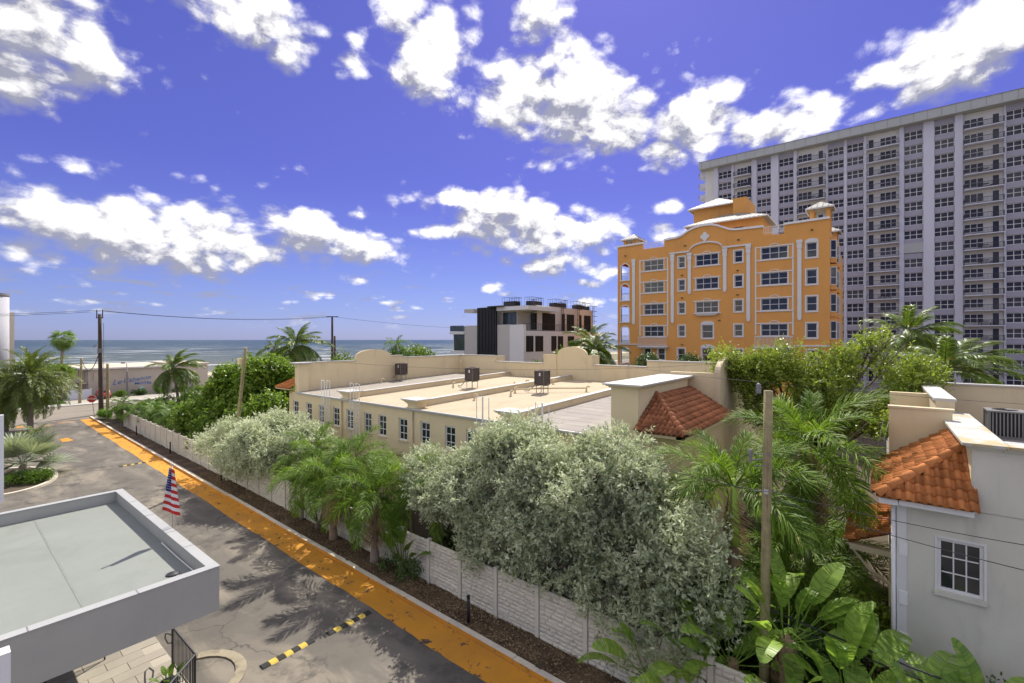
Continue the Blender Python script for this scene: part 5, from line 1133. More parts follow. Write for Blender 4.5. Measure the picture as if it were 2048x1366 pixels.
def limbs(base, blobs, r0, seed, fork=.35, n=None):
    rr = random.Random(seed); m = MB(); b = Vector(base); cz = min(v[0][2] for v in blobs); ctr = sum((Vector(v[0]) for v in blobs), Vector())/len(blobs)
    f = b.lerp(ctr, fork); f.z = max(b.z+.4, f.z)
    m.tube([b-Vector((0, 0, .2)), b.lerp(f, .4)+Vector((rr.uniform(-.1, .1), rr.uniform(-.1, .1), 0)), f], [r0*1.25, r0, r0*.8], 9)
    for v in blobs:
        c = Vector(v[0]); R = Vector(v[1]); md = f.lerp(c, .5)+Vector((rr.uniform(-.3, .3), rr.uniform(-.3, .3), rr.uniform(.0, .4)))
        m.tube([f, md, c], [r0*.55, r0*.36, r0*.2], 6)
        for q in range(4):
            e = c+Vector((R.x*rr.uniform(-.8, .8), R.y*rr.uniform(-.8, .8), R.z*rr.uniform(-.2, .85))); m.tube([md.lerp(c, .6), c.lerp(e, .5)+Vector((0, 0, .1)), e], [r0*.26, r0*.16, r0*.05], 5)
    return m
def tree(name, label, cat, base, blobs, n, per, size, mat, seed, r0=.2, group=None, bark=None, fork=.35, **kw):
    t = thing(name, label, cat, base, group); part('trunk', limbs(base, blobs, r0, seed, fork), bark or M_bark, t, True)
    obj('crown', leaves(blobs, n, per, size, mat, seed, **kw), t); return t
def blobs_in(c, R, n, br, seed, flat=1.0, smin=.35, smax=.78):
    r = np.random.default_rng(seed); o = []
    for i in range(n):
        d = unit(r.normal(size=3)); s = r.uniform(smin, smax); k = r.uniform(.75, 1.25)*br
        o.append(((c[0]+d[0]*R[0]*s, c[1]+d[1]*R[1]*s, c[2]+d[2]*R[2]*s), (k, k*r.uniform(.85, 1.15), k*.8*flat)))
    return o
# --- palm fronds
def frond_mesh(L=2.6, pairs=34, leaf=.62, curl=1.2, droop=.5, vee=.35, wid=.034, seed=0, pet=.18, plume=0., mat=None, sweep=.6, name='frond'):
    """feather frond along +X: arched rachis, leaflets on both sides that hang at the tips"""
    r = np.random.default_rng(seed); V = []; Fq = []
    def rach(s):       # position and direction along the arched rachis
        n = 24; x = z = 0.; 
        for i in range(n):
            a = -curl*(s*(i+.5)/n)**1.5; x += math.cos(a)*s*L/n; z += math.sin(a)*s*L/n
        a = -curl*s**1.5; return np.array([x, 0, z]), np.array([math.cos(a), 0, math.sin(a)])
    st = [rach(i/10) for i in range(11)]
    for i, (p, t) in enumerate(st):
        w = .030*(1-.85*i/10)*L/2.6; upv = np.array([-t[2], 0, t[0]])
        V += [p+[0, w, 0], p+upv*w, p-[0, w, 0]]
    for i in range(10):
        a = i*3; Fq += [(a, a+1, a+4, a+3), (a+1, a+2, a+5, a+4), (a+2, a, a+3, a+5)]
    for i in range(pairs):
        s = pet+(1-pet)*(i+.5)/pairs; p, t = rach(s); upv = np.array([-t[2], 0, t[0]]); env = math.sin(math.pi*(.16+.80*(s-pet)/(1-pet)))**.7
        for sg in (1, -1):
            ll = leaf*env*r.uniform(.85, 1.12); a = sweep*(1-.1*s)+.35*s+r.normal(0, .07); v = vee+r.normal(0, .12)+plume*r.normal(0, 1)
            d = unit(t*math.sin(a) + np.array([0, sg, 0])*math.cos(a)*math.cos(v) + upv*math.sin(v)); wv = unit(np.cross(d, upv)+r.normal(0, .25, 3))*wid*(.7+.5*env)
            g = np.array([0, 0, -1.])*droop*ll; p1 = p+d*ll*.45+g*.22; p2 = p+d*ll*.78+g*.62; p3 = p+d*ll*.95+g*1.15; k = len(V)
            V += [p-wv*.5, p+wv*.5, p1+wv, p1-wv, p2+wv*.7, p2-wv*.7, p3, p3]
            Fq += [(k, k+1, k+2, k+3), (k+3, k+2, k+4, k+5), (k+5, k+4, k+6, k+7)]
    return npmesh(name, np.array(V), np.array(Fq), mat)
def fan_mesh(Lp=1.0, R=.9, n=30, spread=2.3, droop=.25, cup=.25, seed=0, mat=None, split=.5, name='fan_leaf'):
    """fan leaf along +X: stalk, then pleated blade split into fingers"""
    r = np.random.default_rng(seed); V = []; Fq = []
    for i in range(5):
        x = Lp*i/4; z = -.08*(i/4)**2; V += [(x, .018, z), (x, 0, z+.02), (x, -.018, z)]
    for i in range(4): a = i*3; Fq += [(a, a+1, a+4, a+3), (a+1, a+2, a+5, a+4), (a+2, a, a+3, a+5)]
    o = np.array([Lp, 0, -.08]); da = spread*2/n
    for i in range(n):
        a = -spread+da*(i+.5); env = (.72+.28*math.cos(a*.62))*R*r.uniform(.93, 1.05); pl = .02*(1 if i % 2 else -1)
        def pt(rad_, off, lift): return o+np.array([math.cos(a+off)*rad_, math.sin(a+off)*rad_, cup*rad_*(abs(math.sin(a))*.8+.1) - droop*rad_**2/R + lift])
        k = len(V); h = da*.52
        V += [pt(.06*R, -h, 0), pt(.06*R, h, 0), pt(split*env, h, -pl), pt(split*env, -h, pl), pt(.8*env, h*.42, -.05*R*droop), pt(.8*env, -h*.42, -.05*R*droop), pt(env, .0, -.3*R*droop), pt(env, .0, -.3*R*droop)]
        Fq += [(k, k+1, k+2, k+3), (k+3, k+2, k+4, k+5), (k+5, k+4, k+6, k+7)]
    return npmesh(name, np.array(V), np.array(Fq), mat)
def paddle_mesh(Lp=1.3, L=1.5, W=.32, n=22, arch=.7, cup=.35, seed=0, tears=.3, mat=None, name='paddle_leaf'):
    """banana-like blade on a long stalk along +X, torn between the side veins"""
    r = np.random.default_rng(seed); V = []; Fq = []
    def mid(s):
        a = .12-arch*s**1.4; x = z = 0
        k = 12
        for i in range(k): b = .12-arch*(s*(i+.5)/k)**1.4; x += math.cos(b)*s*L/k; z += math.sin(b)*s*L/k
        return np.array([Lp+x, 0, z]), a
    def stalk(x): return np.array([x, 0, -.05*math.sin(math.pi*x/Lp)])
    for i in range(7):
        p = stalk(Lp*i/6); w = .030*(1-.45*i/6); V += [p+[0, w, 0], p+[0, 0, w], p+[0, -w, 0], p+[0, 0, -w]]
    for i in range(6):
        a = i*4; Fq += [(a+j, a+(j+1) % 4, a+4+(j+1) % 4, a+4+j) for j in range(4)]
    for i in range(8):
        p, a = mid(i/7); w = .016*(1-.8*i/7); k = len(V); V += [p+[0, w, .004], p+[0, 0, w+.006], p+[0, -w, .004], p+[0, 0, -w]]
        if i: Fq += [(k-4+j, k-4+(j+1) % 4, k+(j+1) % 4, k+j) for j in range(4)]
    for sg in (1, -1):
        hang = 0; 
        for i in range(n):
            s0, s1 = i/n, (i+1)/n-.0015; torn = r.random() < tears
            if torn: hang = r.uniform(0, .5); s1 -= .008
            row = []
            for s in (s0, s1):
                p, a = mid(s); wd = W*(math.sin(math.pi*min(1, (s*.96+.03)))**.55)*(1.0-.25*s)
                upv = np.array([-math.sin(a), 0, math.cos(a)]); fw = np.array([math.cos(a), 0, math.sin(a)])
                cu = cup-hang; pts = []
                for q in (0, .35, .7, 1.0): pts.append(p + np.array([0, sg, 0])*wd*q*math.cos(cu*.9) + upv*(wd*q*math.sin(cu)*(1-.55*q)) + fw*wd*q*.28)
                row.append(pts)
            k = len(V); V += row[0]+row[1]; Fq += [(k+j, k+j+1, k+4+j+1, k+4+j) for j in range(3)]
    return npmesh(name, np.array(V), np.array(Fq), mat, True)
GA = 2.39996
def palm(name, label, base, h, meshes, n, p_hi, p_lo, trunk=(.2, .14), trunk_mat=None, lean=(0, 0), group=None, seed=0, shaft=None, dead=None, scale=1., wind=None, leafname='frond', bulge=0, off=.06, cat='palm tree'):
    """palm: trunk, leaves spiralling from nearly upright (p_hi, degrees) to hanging (p_lo)"""
    r = random.Random(seed); t = thing(name, label, cat, base, group); b = Vector(base); tp = b+Vector((lean[0], lean[1], h))
    pts = []; rad_ = []
    N_ = 14
    for i in range(N_+1):
        s = i/N_; pts.append(b+Vector((lean[0]*s**1.6, lean[1]*s**1.6, h*s))); k = trunk[0]+(trunk[1]-trunk[0])*min(1, s*1.3)
        if bulge: k += bulge*math.exp(-((s-.05)/.18)**2)
        rad_.append(k*(1+.04*(-1)**i))
    if h > .1: part('trunk', MB().tube(pts, rad_, 12), trunk_mat or M_palmtr, t, True)
    if shaft:
        sm, sh, sr = shaft; part('crownshaft', MB().tube([tp-Vector((0, 0, .06)), tp+Vector((0, 0, sh*.35)), tp+Vector((0, 0, sh*.75)), tp+Vector((0, 0, sh))], [sr*1.12, sr*1.2, sr*.85, sr*.45], 12), sm, t, True); tp = tp+Vector((0, 0, sh*.9))
    for i in range(n):
        f = (i+.5)/n; pit = p_hi+(p_lo-p_hi)*f**.85+r.uniform(-7, 7); yaw = i*GA+r.uniform(-.25, .25)
        if wind:
            dy = math.atan2(math.sin(wind[0]-yaw), math.cos(wind[0]-yaw)); yaw += dy*wind[1]*.5; pit += 10*wind[1]*math.cos(dy)
        sc = scale*r.uniform(.86, 1.08)*(.72+.28*min(1, f*2.2))
        p = tp+Vector((math.cos(yaw), math.sin(yaw), 0))*off+Vector((0, 0, -.25*f*off*4))
        obj(leafname, meshes[i % len(meshes)], t, p, (r.uniform(-.25, .25), -rad(pit), yaw), (sc, sc, sc))
    if dead:
        for i in range(dead[1]):
            yaw = i*2.1+r.random(); obj('dead_'+leafname, dead[0], t, tp+Vector((math.cos(yaw), math.sin(yaw), 0))*off*1.5-Vector((0, 0, .1)), (r.uniform(-.3, .3), rad(r.uniform(62, 84)), yaw), (scale*.85,)*3)
    return t
L_royal = leafmat('royal palm leaflets', (.045, .11, .012), (.25, .38, .045), .40, .55, .25, ((.30, .24, .07), .03))
L_coco = leafmat('coconut leaflets', (.07, .125, .018), (.22, .31, .05), .40, .4, .45, ((.32, .25, .10), .05))
L_date = leafmat('date palm leaflets', (.08, .125, .026), (.24, .29, .08), .36, .45, .4)
L_fan = leafmat('fan palm blades', (.08, .15, .025), (.24, .36, .06), .4, .45, .4); L_bis = leafmat('blue fan blades', (.16, .20, .125), (.34, .38, .26), .3, .5, .35)
L_silver = leafmat('silver buttonwood leaf', (.33, .385, .23), (.76, .80, .58), .42, .5, .4, tc=(1.15, 1.15, .85))
L_grape = leafmat('sea grape leaf', (.055, .125, .014), (.36, .50, .06), .42, .4, .45); L_ficus = leafmat('yellow green leaf', (.10, .165, .02), (.37, .45, .07), .44, .4, .4)
L_dark = leafmat('dark evergreen leaf', (.028, .065, .015), (.10, .18, .035), .3, .4, .4); L_mid = leafmat('garden shrub leaf', (.045, .105, .015), (.20, .32, .04), .38, .45, .4)
L_paddle = leafmat('paddle leaf', (.13, .25, .035), (.38, .55, .10), .46, .42, .35); L_hedge = leafmat('lime hedge leaf', (.09, .20, .02), (.22, .40, .04), .35, .45, .4)
FR_royal = [frond_mesh(2.5, 78, .64, 1.2, .30, .32, .0125, s, .14, .45, L_royal) for s in range(3)]
FR_coco = [frond_mesh(4.3, 84, .95, 1.1, .62, .2, .028, 10+s, .2, .1, L_coco) for s in range(3)]
FR_date = [frond_mesh(3.4, 46, .50, 1.15, .22, .40, .024, 20+s, .12, .25, L_date) for s in range(3)]
FR_small = [frond_mesh(1.5, 26, .40, 1.3, .4, .3, .018, 30+s, .15, .15, L_mid) for s in range(2)]
FR_dead = frond_mesh(2.4, 46, .55, .5, 1.1, -.2, .016, 40, .1, .3, M_dead); FN_dead = fan_mesh(.8, .8, 16, 1.0, .8, -.2, 41, M_dead, .4)
FN_wash = [fan_mesh(.85, 1.0, 22, 1.9, .75, .1, s, L_fan, .42) for s in range(2)]; FN_bis = [fan_mesh(1.3, 1.5, 28, 2.3, .12, .45, 5+s, L_bis, .5) for s in range(2)]
PD = [paddle_mesh(1.2, 1.45, .33, 22, .55+.35*s, .38, s, .10+.13*s, L_paddle) for s in range(4)]
PDs = [paddle_mesh(.9, .75, .15, 16, .5+.3*s, .3, 9+s, .15, L_mid) for s in range(2)]
M_shaft = pbr('crownshaft', (.42, .58, .10), .5, .12, 2, .1, 20, .01, coord='obj'); M_rtrunk = pbr('royal trunk', (.30, .22, .15), .85, .2, 2, .3, 14, .02, ((.16, .11, .07), .6, (1, 1, 6)), coord='obj')
# ------------------------------------------------------------------ plants in the mulch bed
palm('royal_palm', 'young royal palm with reddish swollen trunk in the mulch bed', (12.54, 21.45, .12), 2.75, FR_royal, 16, 84, -22, (.15, .12), M_rtrunk, seed=1, shaft=(M_shaft, .6, .12), dead=(FR_dead, 4), scale=1.18, group='royal palms in the bed', bulge=.07)
palm('royal_palm', 'young royal palm with grey bottle trunk next to a fanned paddle plant', (12.46, 17.85, .12), 2.6, FR_royal, 16, 84, -25, (.14, .11), M_palmtr, seed=2, shaft=(M_shaft, .6, .11), dead=(FR_dead, 3), scale=1.15, group='royal palms in the bed', bulge=.09)
palm('royal_palm', 'thin trunked young palm leaning at the garden wall', (12.85, 25.2, .12), 2.7, FR_royal, 13, 78, -35, (.09, .075), M_palmtr, lean=(-.1, -.15), seed=3, scale=.95, group='royal palms in the bed')
palm('royal_palm', 'royal palm rising behind the wall below the facade windows', (14.4, 17.6, 0), 3.2, FR_royal, 14, 80, -30, (.13, .11), M_palmtr, seed=4, scale=1.15, shaft=(M_shaft, .5, .1), group='royal palms behind the wall')
palm('royal_palm', 'royal palm behind the wall with fronds against the cream facade', (14.3, 22.3, 0), 3.3, FR_royal, 13, 80, -30, (.13, .11), M_palmtr, seed=44, scale=1.15, shaft=(M_shaft, .5, .1), group='royal palms behind the wall')
palm('royal_palm', 'royal palm behind the wall next to the big silver tree', (14.5, 15.6, 0), 3.0, FR_royal, 14, 82, -30, (.13, .11), M_palmtr, seed=45, scale=1.1, shaft=(M_shaft, .5, .1), group='royal palms behind the wall')
palm('royal_palm', 'royal palm behind the wall between the silver tree and the thin palm', (14.2, 26.3, 0), 3.1, FR_royal, 14, 82, -30, (.13, .11), M_palmtr, seed=46, scale=1.1, shaft=(M_shaft, .5, .1), group='royal palms behind the wall')
def paddle_plant(label, base, meshes, n, p_hi, p_lo, sc, seed, fan=None, group=None, name='paddle_plant'):
    r = random.Random(seed); t = thing(name, label, 'plant', base, group)
    part('stem_base', MB().lathe([(.10*sc, 0), (.13*sc, .12), (.09*sc, .35), (.03, .45)], base, 10), M_bark, t, True)
    for i in range(n):
        f = (i+.5)/n; yaw = (fan + (math.pi if i % 2 else 0) + r.uniform(-.25, .25)) if fan is not None else i*GA+r.uniform(-.2, .2)
        s = sc*r.uniform(.75, 1.12); pit = p_hi+(p_lo-p_hi)*f+r.uniform(-6, 6)
        obj('paddle_leaf', meshes[i % len(meshes)], t, Vector(base)+Vector((math.cos(yaw)*.05, math.sin(yaw)*.05, .25*sc)), (r.uniform(-.5, .5), -rad(pit), yaw), (s, s, s))
    return t
paddle_plant('fanned upright paddle plant between the two bottle-trunked palms and the wall end', (12.62, 16.1, .12), PDs, 11, 86, 22, 1.25, 4, fan=rad(80))
paddle_plant('dark spiky paddle plant beside the reddish palm trunk', (12.75, 23.3, .12), PDs, 12, 88, 25, 1.35, 5, fan=rad(95))
paddle_plant('small yellowish paddle seedling between the two palm trunks', (12.7, 19.7, .12), PDs, 7, 86, 50, .75, 6)
t = tree('shrub', 'low dark leafy shrub at the foot of the paddle plant', 'shrub', (12.5, 15.5, .12), [((12.5, 15.5, .45), (.35, .4, .35)), ((12.4, 16.6, .35), (.3, .35, .25))], 160, 6, .14, L_dark, 51, .03, cf=4)
# silver buttonwoods
bb = blobs_in((14.4, 9.8, 3.9), (2.3, 6.6, 3.1), 170, .66, 3, smin=.40, smax=.85)+[((13.3, 14.6, 3.6), (.9, 1.2, .8)), ((13.2, 5.2, 3.6), (1.0, 1.2, 1.0)), ((12.9, 4.7, 1.9), (.8, 1.0, 1.1)), ((13.3, 3.6, 3.0), (.8, .8, 1.0)), ((12.8, 5.8, 1.5), (.6, .8, .8)), ((13.0, 6.6, 2.2), (.7, .9, .8)), ((12.9, 8.6, 2.5), (.6, .9, .6)), ((13.2, 12.0, 2.9), (.7, 1.0, .6)), ((14.8, 7.0, 6.2), (1.1, 1.2, .8)), ((15.2, 11.5, 6.2), (1.0, 1.3, .7)), ((13.4, 4.2, 4.4), (.8, .9, .8)), ((14.0, 16.0, 4.2), (.9, 1.0, .9))]
tree('silver_buttonwood', 'large dense silver-grey tree overhanging the garden wall', 'tree', (14.4, 10.0, 0), bb, 23000, 13, .15, L_silver, 5, .2, fork=.3, twig=.46, up=.45, shell=.66, cf=3.0, ct=-.42, wid=.42, droop=.03)
bb = blobs_in((14.2, 34.2, 3.1), (2.4, 6.2, 1.5), 26, 1.15, 8)+[((13.2, 38.4, 2.6), (1.2, 2.0, .8)), ((13.0, 30.5, 2.7), (1.0, 1.7, .8)), ((14.8, 30.0, 4.0), (1.3, 1.8, 1.0)), ((14.6, 27.6, 3.7), (1.0, 1.4, .9))]
tree('silver_buttonwood', 'wide flat-topped silver tree in the bed below the cream facade', 'tree', (13.35, 37.0, .1), bb, 9000, 11, .19, L_silver, 6, .16, fork=.35, twig=.6, up=.35, shell=.55, cf=2.2, ct=-.14, droop=.03)
# sea grape mass and neighbours beyond the block
bb = blobs_in((21.0, 50.0, 4.6), (4.6, 6.0, 4.1), 30, 1.9, 9)+[((17.2, 45.0, 2.3), (1.6, 2.0, 1.8)), ((16.3, 48.5, 2.6), (1.6, 2.2, 1.9)), ((19.0, 43.0, 3.0), (2.0, 2.0, 2.2)), ((16.0, 53.0, 2.4), (1.5, 2.2, 1.6))]
tree('sea_grape', 'big bright green sea grape with round leaves behind the garden wall', 'tree', (20.0, 49.5, 0), bb, 24000, 5, .24, L_grape, 7, .25, fork=.25, twig=.5, up=.3, shell=.5, cf=1.1, ct=-.1, wid=.95)
tree('sea_grape', 'smaller sea grape at the corner of the tiled end roof', 'tree', (20.5, 40.5, 0), blobs_in((20.5, 40.3, 3.6), (2.0, 1.8, 2.6), 9, 1.2, 19), 2600, 5, .26, L_grape, 71, .15, twig=.45, cf=1.4, wid=.95)
def shrub(label, base, R, n, size, mat, seed, per=5, cf=1.6, group=None, nb=8, name='shrub', wid=.5):
    return tree(name, label, 'shrub', base, blobs_in((base[0], base[1], base[2]+R[2]), R, nb, min(R)*.62, seed), n, per, size, mat, seed, max(.03, min(R)*.06), group, cf=cf, wid=wid)
for i, (x, y, lab) in enumerate(((14.7, 66.5, 'small palm behind the far end of the garden wall'), (15.4, 62.6, 'small palm in the row behind the wall, second from the stop sign'), (15.8, 58.8, 'small palm in the row behind the wall, third from the stop sign'), (16.8, 63.8, 'small palm standing behind the row at the wall'), (17.0, 68.5, 'small palm between the row and the street'), (14.6, 73.0, 'small palm next to the clipped corner hedge'))):
    palm('small_palm', lab, (x, y, 0), 2.3, FR_small, 22, 82, -45, (.07, .05), M_palmtr, seed=60+i, scale=1.45, group='small palms behind the wall')
shrub('low lime hedge clipped at the drive corner', (13.8, 77.6, .05), (.9, 1.5, .55), 900, .14, L_hedge, 70, nb=7, name='hedge'); shrub('dark shrub behind the lime hedge', (15.2, 75.6, 0), (1.2, 1.4, .95), 900, .16, L_mid, 72)
for i, (x, y, R) in enumerate(((16.3, 70.5, (1.4, 2.0, 1.3)), (18.5, 72.0, (1.6, 2.4, 1.6)), (21.5, 70.0, (2.2, 2.5, 1.9)), (25, 68.0, (2.4, 3.0, 1.8)), (23.5, 62.0, (2.0, 2.5, 2.2)))):
    shrub(['leafy shrub beside the small palms', 'wide shrub below the coconut palm before the motel', 'bushy shrub right of the coconut palm trunk', 'tall loose bush between sea grape and street', 'bush behind the sea grape crown'][i], (x, y, 0), R, 1100, .22, [L_mid, L_dark, L_mid, L_grape, L_mid][i], 80+i)
shrub('trailing vine shrub hanging over the wall below the sea grape', (13.9, 47.0, .3), (.6, 2.2, .8), 1500, .16, L_mid, 90); shrub('dark leafy bush spilling over the wall by the small silver tree', (13.9, 42.0, .3), (.6, 1.8, .9), 1300, .15, L_dark, 91)
for i, (y, h) in enumerate(((26.5, .9), (23.0, 1.0), (20.0, 1.1), (15.0, .9), (11.5, .8), (7.5, .8))): shrub(['leafy shrub behind the wall at the thin trunked palm', 'leafy shrub behind the wall at the reddish palm', 'dark shrub behind the wall at the yellowish seedling', 'leafy shrub behind the wall beside the fanned paddle plant', 'dark shrub in the shade under the left of the big silver tree', 'leafy shrub in the shade under the middle of the big silver tree'][i], (14.6+.3*(i % 2), y, 0), (.8, 1.5, h), 700, .14, L_dark if i % 2 else L_mid, 100+i, group='shrubs between wall and facade')
# coconut and other palms near the sea
palm('coconut_palm', 'tall windblown coconut palm above the sea grape', (30.0, 57.5, 0), 9.6, FR_coco, 26, 86, -40, (.22, .15), M_palmtr, lean=(-.8, 1.6), seed=11, wind=(rad(-40), .35), scale=1.05, dead=(FR_dead, 3))
palm('coconut_palm', 'windblown coconut palm in front of the motel lettering', (20.6, 73.5, 0), 6.4, FR_coco, 27, 86, -38, (.2, .14), M_palmtr, lean=(-.6, .6), seed=12, wind=(rad(-40), .6), scale=.98, dead=(FR_dead, 2))
palm('coconut_palm', 'smaller coconut palm left of the tall one', (33.0, 72.0, 0), 9.0, FR_coco, 18, 72, -40, (.2, .14), M_palmtr, lean=(-.5, .5), seed=13, wind=(rad(-40), .5), scale=.8)
palm('fan_palm', 'slim tall fan palm standing against the sea', (13.2, 106.5, 0), 10.6, FN_wash, 30, 88, -72, (.30, .19), M_palmtr, seed=14, scale=1.15, leafname='fan_leaf', dead=(FN_dead, 5), lean=(.35, .2))
palm('date_palm', 'bushy date palm with arching fronds at the street corner', (6.75, 74.0, 0), 6.2, FR_date, 64, 88, -55, (.27, .25), M_palmtr, seed=15, scale=1.5, wind=(rad(-50), .25), group='date palms at the corner')
palm('date_palm', 'second date palm trunk crowding the first at the corner', (5.0, 76.0, 0), 4.9, FR_date, 52, 85, -55, (.27, .25), M_palmtr, seed=16, scale=1.35, group='date palms at the corner')
palm('pygmy_palm', 'low feathery palm at the foot of the date palms', (6.3, 66.0, 0), .5, FR_date, 22, 75, -15, (.16, .14), M_palmtr, seed=17, scale=.72)
palm('pygmy_palm', 'low feathery palm behind the blue fan palm', (4.4, 60.5, 0), .6, FR_date, 22, 75, -20, (.16, .14), M_palmtr, seed=18, scale=.7)
palm('blue_fan_palm', 'silvery blue fan palm in the kerbed planter island', (4.15, 49.8, .1), 1.0, FN_bis, 24, 85, -18, (.26, .22), M_palmtr, seed=19, scale=1.2, leafname='fan_leaf', dead=(FN_dead, 5))
shrub('ground cover shrub filling the planter island front', (4.2, 46.9, .1), (1.2, 1.3, .35), 1100, .12, L_mid, 120); shrub('low green planting at the kerb of the island', (2.6, 46.6, .1), (1.2, 1.3, .35), 900, .12, L_hedge, 121)
tree('round_tree', 'rounded green street tree beyond the lawn', 'tree', (12.0, 101.8, 0), blobs_in((12.3, 102.2, 4.3), (1.6, 1.6, 1.7), 9, 1.25, 31), 2600, 5, .26, L_grape, 32, .26, cf=1.3)
for i, (x, y, R) in enumerate(((5.5, 108.5, (3.0, 1.5, 1.6)), (9.5, 110.5, (2.2, 1.5, 2.0)), (1.0, 108, (3.0, 2, 2.4)), (11.2, 105.5, (.9, .8, .5)))): shrub(['dark hedge beyond the lawn below the stair tower', 'dark bush behind the grey car', 'big dark shrub at the left behind the date palms', 'small round shrub on the lawn corner'][i], (x, y, 0), R, 1000, .26, [L_dark, L_dark, L_mid, L_mid][i], 130+i)
for i in range(5): shrub(['low hedge clump under the first lettering word of the motel', 'dark hedge clump at the street light before the motel', 'hedge clump beside the pale green notice board', 'dark hedge clump under the last motel letters', 'hedge clump at the far end of the motel wall'][i], (21+i*3.0, 105.9, 0), (1.6, .8, .55), 500, .2, [L_mid, L_dark][i % 2], 140+i, group='hedge clumps at the motel')
# belt of shore trees behind the flat roof
for i, (x, y, z, R, mt, lab) in enumerate(((36.5, 60, 0, (3.2, 3.2, 4.9), L_grape, 'shore tree left of the curved parapet'), (41, 57, 0, (1.6, 1.6, 5.0), L_dark, 'narrow clipped dark tree above the roof parapet'), (46, 60, 0, (3.4, 3.4, 5.2), L_mid, 'leafy shore tree between the curved parapet and the villa block'), (50.5, 61, 0, (3.4, 3.4, 5.2), L_grape, 'bright leafy tree at the villa corner'), (54, 63, 0, (3.4, 3, 5.0), L_mid, 'tree against the glass corner room'), (50.5, 33.0, 0, (3.0, 3.0, 4.9), L_mid, 'leafy tree before the villa block windows'), (56.5, 31.0, 0, (2.6, 2.6, 5.4), L_dark, 'dark tree between villa block and orange house'))):
    tree('shore_tree', lab, 'tree', (x, y, z), blobs_in((x, y, R[2]), (R[0], R[1], R[2]), 16, min(R[0], 2.4)*.62, 150+i), 2600, 5, .34, mt, 150+i, .2, cf=1.0, shell=.4)
palm('royal_palm', 'palm crown beside the arched rear parapet before the orange house', (52.0, 28.0, 0), 9.0, FR_coco, 26, 80, -55, (.24, .18), M_palmtr, seed=21, scale=1.0, group='palms before the orange house')
palm('royal_palm', 'palm crown just behind the one beside the arched parapet', (55.5, 30.5, 0), 10.2, FR_coco, 22, 80, -50, (.24, .18), M_palmtr, seed=22, scale=.95, group='palms before the orange house')
palm('royal_palm', 'small palm top among the trees near the villa block', (47.0, 61.5, 0), 9.4, FR_royal, 16, 75, -40, (.2, .15), M_palmtr, seed=23, scale=1.1)
for i, (x, y) in enumerate(((50, 20.2), (50, 15.6), (50, 12.2))): shrub('round clipped dark shrub top in front of the orange ground floor', (x, y, 5.2), (1.4, 1.3, 1.5), 900, .22, L_dark, 170+i, group='clipped shrubs before the orange house') if False else tree('clipped_tree', ['round clipped dark tree before the second small orange ground floor window', 'round clipped dark tree before the arched orange ground floor window', 'round clipped dark tree partly behind the side arch of the cream block'][i], 'tree', (x, y, 0), [((x, y, 6.9), (1.5, 1.4, 1.7))], 1500, 5, .2, L_dark, 170+i, .12, 'clipped trees before the orange house', fork=.6, cf=1.5, ct=-.6)
# ------------------------------------------------------------------ trees and palms in the gap on the right
bb = blobs_in((27.5, 2.6, 7.2), (2.6, 4.2, 2.2), 26, 1.0, 40)+[((25.5, 6.2, 8.9), (.9, .7, 1.0)), ((28.5, .2, 10.0), (.9, .6, .5)), ((28.2, 1.3, 9.4), (.9, .8, .7)), ((29.0, -1.7, 8.5), (1.0, .8, .7)), ((27.0, 3.4, 9.4), (.9, .8, .7)), ((26.2, 5.0, 8.4), (.9, .8, .8)), ((25.0, .2, 6.8), (.8, .7, .8)), ((28, -.9, 7.6), (1.0, .9, .8)), ((24.8, 3.4, 6.2), (1, .9, .9)), ((27.8, 2.0, 8.9), (1.3, 1.3, 1.0)), ((26.5, 4.6, 8.6), (1.2, 1.2, 1.0)), ((28.6, -.6, 9.2), (1.2, 1.0, .9)), ((28.4, -.2, 10.0), (.8, .6, .6))]
tree('gap_tree', 'loose yellow-green tree spreading between the two houses', 'tree', (27.0, 2.4, 0), bb, 13500, 6, .165, L_ficus, 41, .17, fork=.55, twig=.42, up=.3, shell=.4, cf=1.6, ct=-.10)
palm('royal_palm', 'royal palm with bright green crownshaft between the houses', (15.25, 3.5, 0), 3.9, FR_royal, 17, 84, -8, (.15, .13), M_rtrunk, seed=31, scale=1.2, shaft=(M_shaft, 2.0, .15), dead=(FR_dead, 2), lean=(.2, 0))
palm('royal_palm', 'royal palm with hanging brown fronds behind the pale pole', (18.6, 1.9, 0), 6.0, FR_royal, 19, 82, -50, (.17, .14), M_palmtr, seed=32, scale=1.35, shaft=(M_shaft, .8, .13), dead=(FR_dead, 9))
for i, (x, y, h, sc) in enumerate(((17.2, 2.4, 2.2, 1.15), (19.5, 2.6, 2.6, 1.2), (17.0, .9, 1.4, 1.0), (22.0, 1.2, 2.4, 1.2))): palm('shade_palm', ['dark palm in the shade behind the pale pole', 'dark palm deeper in the gap between the houses', 'low dark palm under the porch roof', 'palm in the sun at the back of the gap'][i], (x, y, 0), h, FR_royal, 16, 80, -35, (.1, .08), M_palmtr, seed=200+i, scale=sc, group='palms in the gap')
for i, (x, y, R) in enumerate(((15.6, 1.4, (.7, .8, 1.2)), (17.5, 3.6, (.8, .8, 1.6)), (20.5, 3.6, (1.0, .9, 1.6)), (24, 1.6, (1.2, 1.0, 1.0)), (16.6, .2, (.5, .5, 1.3)), (16.4, 4.6, (.9, .8, 1.6)), (15.0, 2.9, (.6, .7, 1.3)))): shrub(['dark shrub behind the paddle leaves', 'dark glossy shrub below the crownshaft', 'dark shrub deep in the gap', 'sunny hedge at the back of the gap', 'yellow-green shrub below the porch roof', 'tall dark shrub beside the green crownshaft', 'dark shrub behind the pale pole foot'][i], (x, y, 0), R, 1300, .15, [L_dark, L_dark, L_dark, L_hedge, L_ficus, L_dark, L_dark][i], 210+i)
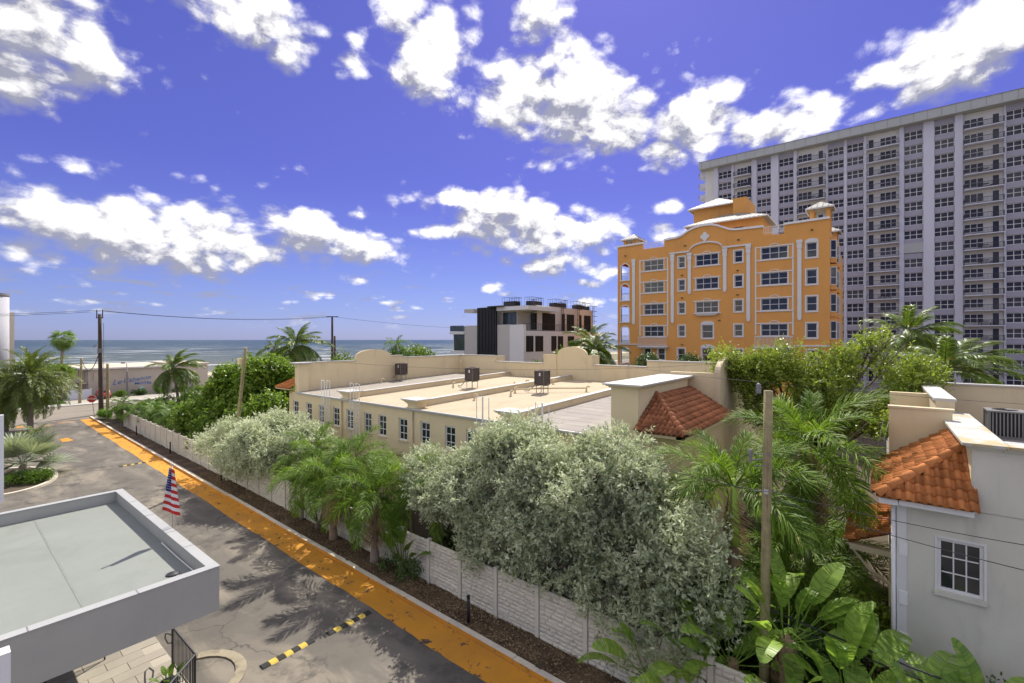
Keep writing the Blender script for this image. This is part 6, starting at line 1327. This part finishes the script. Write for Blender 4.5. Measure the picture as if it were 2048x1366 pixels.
palm('coconut_palm', 'coconut palm top above the right house parapet before the tower', (44.0, -1.6, 0), 10.6, FR_coco, 22, 82, -25, (.2, .15), M_palmtr, seed=33, scale=.85, wind=(rad(-60), .5))
palm('coconut_palm', 'coconut palm fronds just above the rear parapet of the right house', (36.0, -3.0, 0), 8.4, FR_coco, 20, 75, 0, (.2, .15), M_palmtr, seed=34, scale=.85, wind=(rad(-60), .55))
# giant paddle leaves below the camera
for i, (x, y, z, n, hi, lo, sc, sd, lab) in enumerate(((13.45, 1.80, 2.2, 15, 88, 20, .86, 1, 'giant paddle plant with torn leaves around the pale pole'), (13.25, .55, 1.4, 14, 86, 15, .86, 2, 'giant paddle plant with bright broad leaves beside the pole plant'), (13.2, -.75, 1.0, 13, 82, 12, .88, 3, 'giant paddle plant close under the grid window'), (12.75, 3.5, .9, 10, 80, 15, .95, 4, 'giant paddle plant at the end of the precast wall'), (12.2, 1.6, .5, 9, 75, 20, .9, 5, 'low paddle plant in front of the pole'), (12.6, -2.2, .6, 9, 70, 20, .9, 6, 'low paddle plant at the edge of the house wall'), (12.6, 5.0, .3, 9, 75, 10, .85, 7, 'low paddle plant under the hanging silver tree'), (13.6, -2.0, .9, 11, 78, 12, .9, 8, 'giant paddle plant against the pale stucco wall'), (13.1, 3.0, 1.3, 12, 80, 8, .8, 9, 'dark torn paddle plant between the silver tree and the pale pole'), (12.25, 3.9, .35, 11, 76, 8, .8, 10, 'low paddle plant leaning over the precast wall end'), (12.3, .3, .6, 12, 80, 8, .85, 11, 'bright paddle plant standing in front of the others'), (13.0, -1.5, .4, 11, 76, 10, .8, 12, 'dense low paddle plant near the black cables'))):
    t = thing('giant_paddle_plant', lab, 'plant', (x, y, .05), 'giant paddle plants'); r = random.Random(sd)
    part('trunk', MB().tube([(x, y, 0), (x, y, z+.45)], [.20, .16], 10), M_dead if z > 1 else M_bark, t)
    for k in range(n):
        f = (k+.5)/n; yaw = rad(-35)+(math.pi if k % 2 else 0)+r.uniform(-.7, .7) if k % 3 else r.uniform(0, 6.28); s = sc*r.uniform(.74, 1.1)
        obj('paddle_leaf', PD[(k+sd) % 4], t, (x+math.cos(yaw)*.06, y+math.sin(yaw)*.06, z+.35), (r.uniform(-.6, .6), -rad(hi+(lo-hi)*f+r.uniform(-6, 6)), yaw), (s, s, s))
    for k in range(4):
        yaw = k*1.6; obj('dead_leaf', FR_dead, t, (x+.1*math.cos(yaw), y+.1*math.sin(yaw), z+.4), (0, rad(66), yaw), (.5, .5, .5))
shrub('wispy grey-green shrub at the foot of the pale house wall', (14.9, -2.3, 0), (.5, .6, 1.4), 500, .12, L_dark, 220, cf=3)
# potted agave at the entrance
pt = thing('potted_plant', 'green rosette plant in a dark pot behind the landing railing', 'potted plant', (4.05, 15.3, .31)); part('pot', MB().lathe([(.15, 0), (.2, .2), (.23, .42), (.25, .45), (.21, .45)], (4.05, 15.3, .315), 16), M_black, pt, True)
for k in range(12): obj('leaf', PDs[k % 2], pt, (4.05, 15.3, .62), (0, -rad(82-4.2*k), k*GA), (.36, .5, .36))
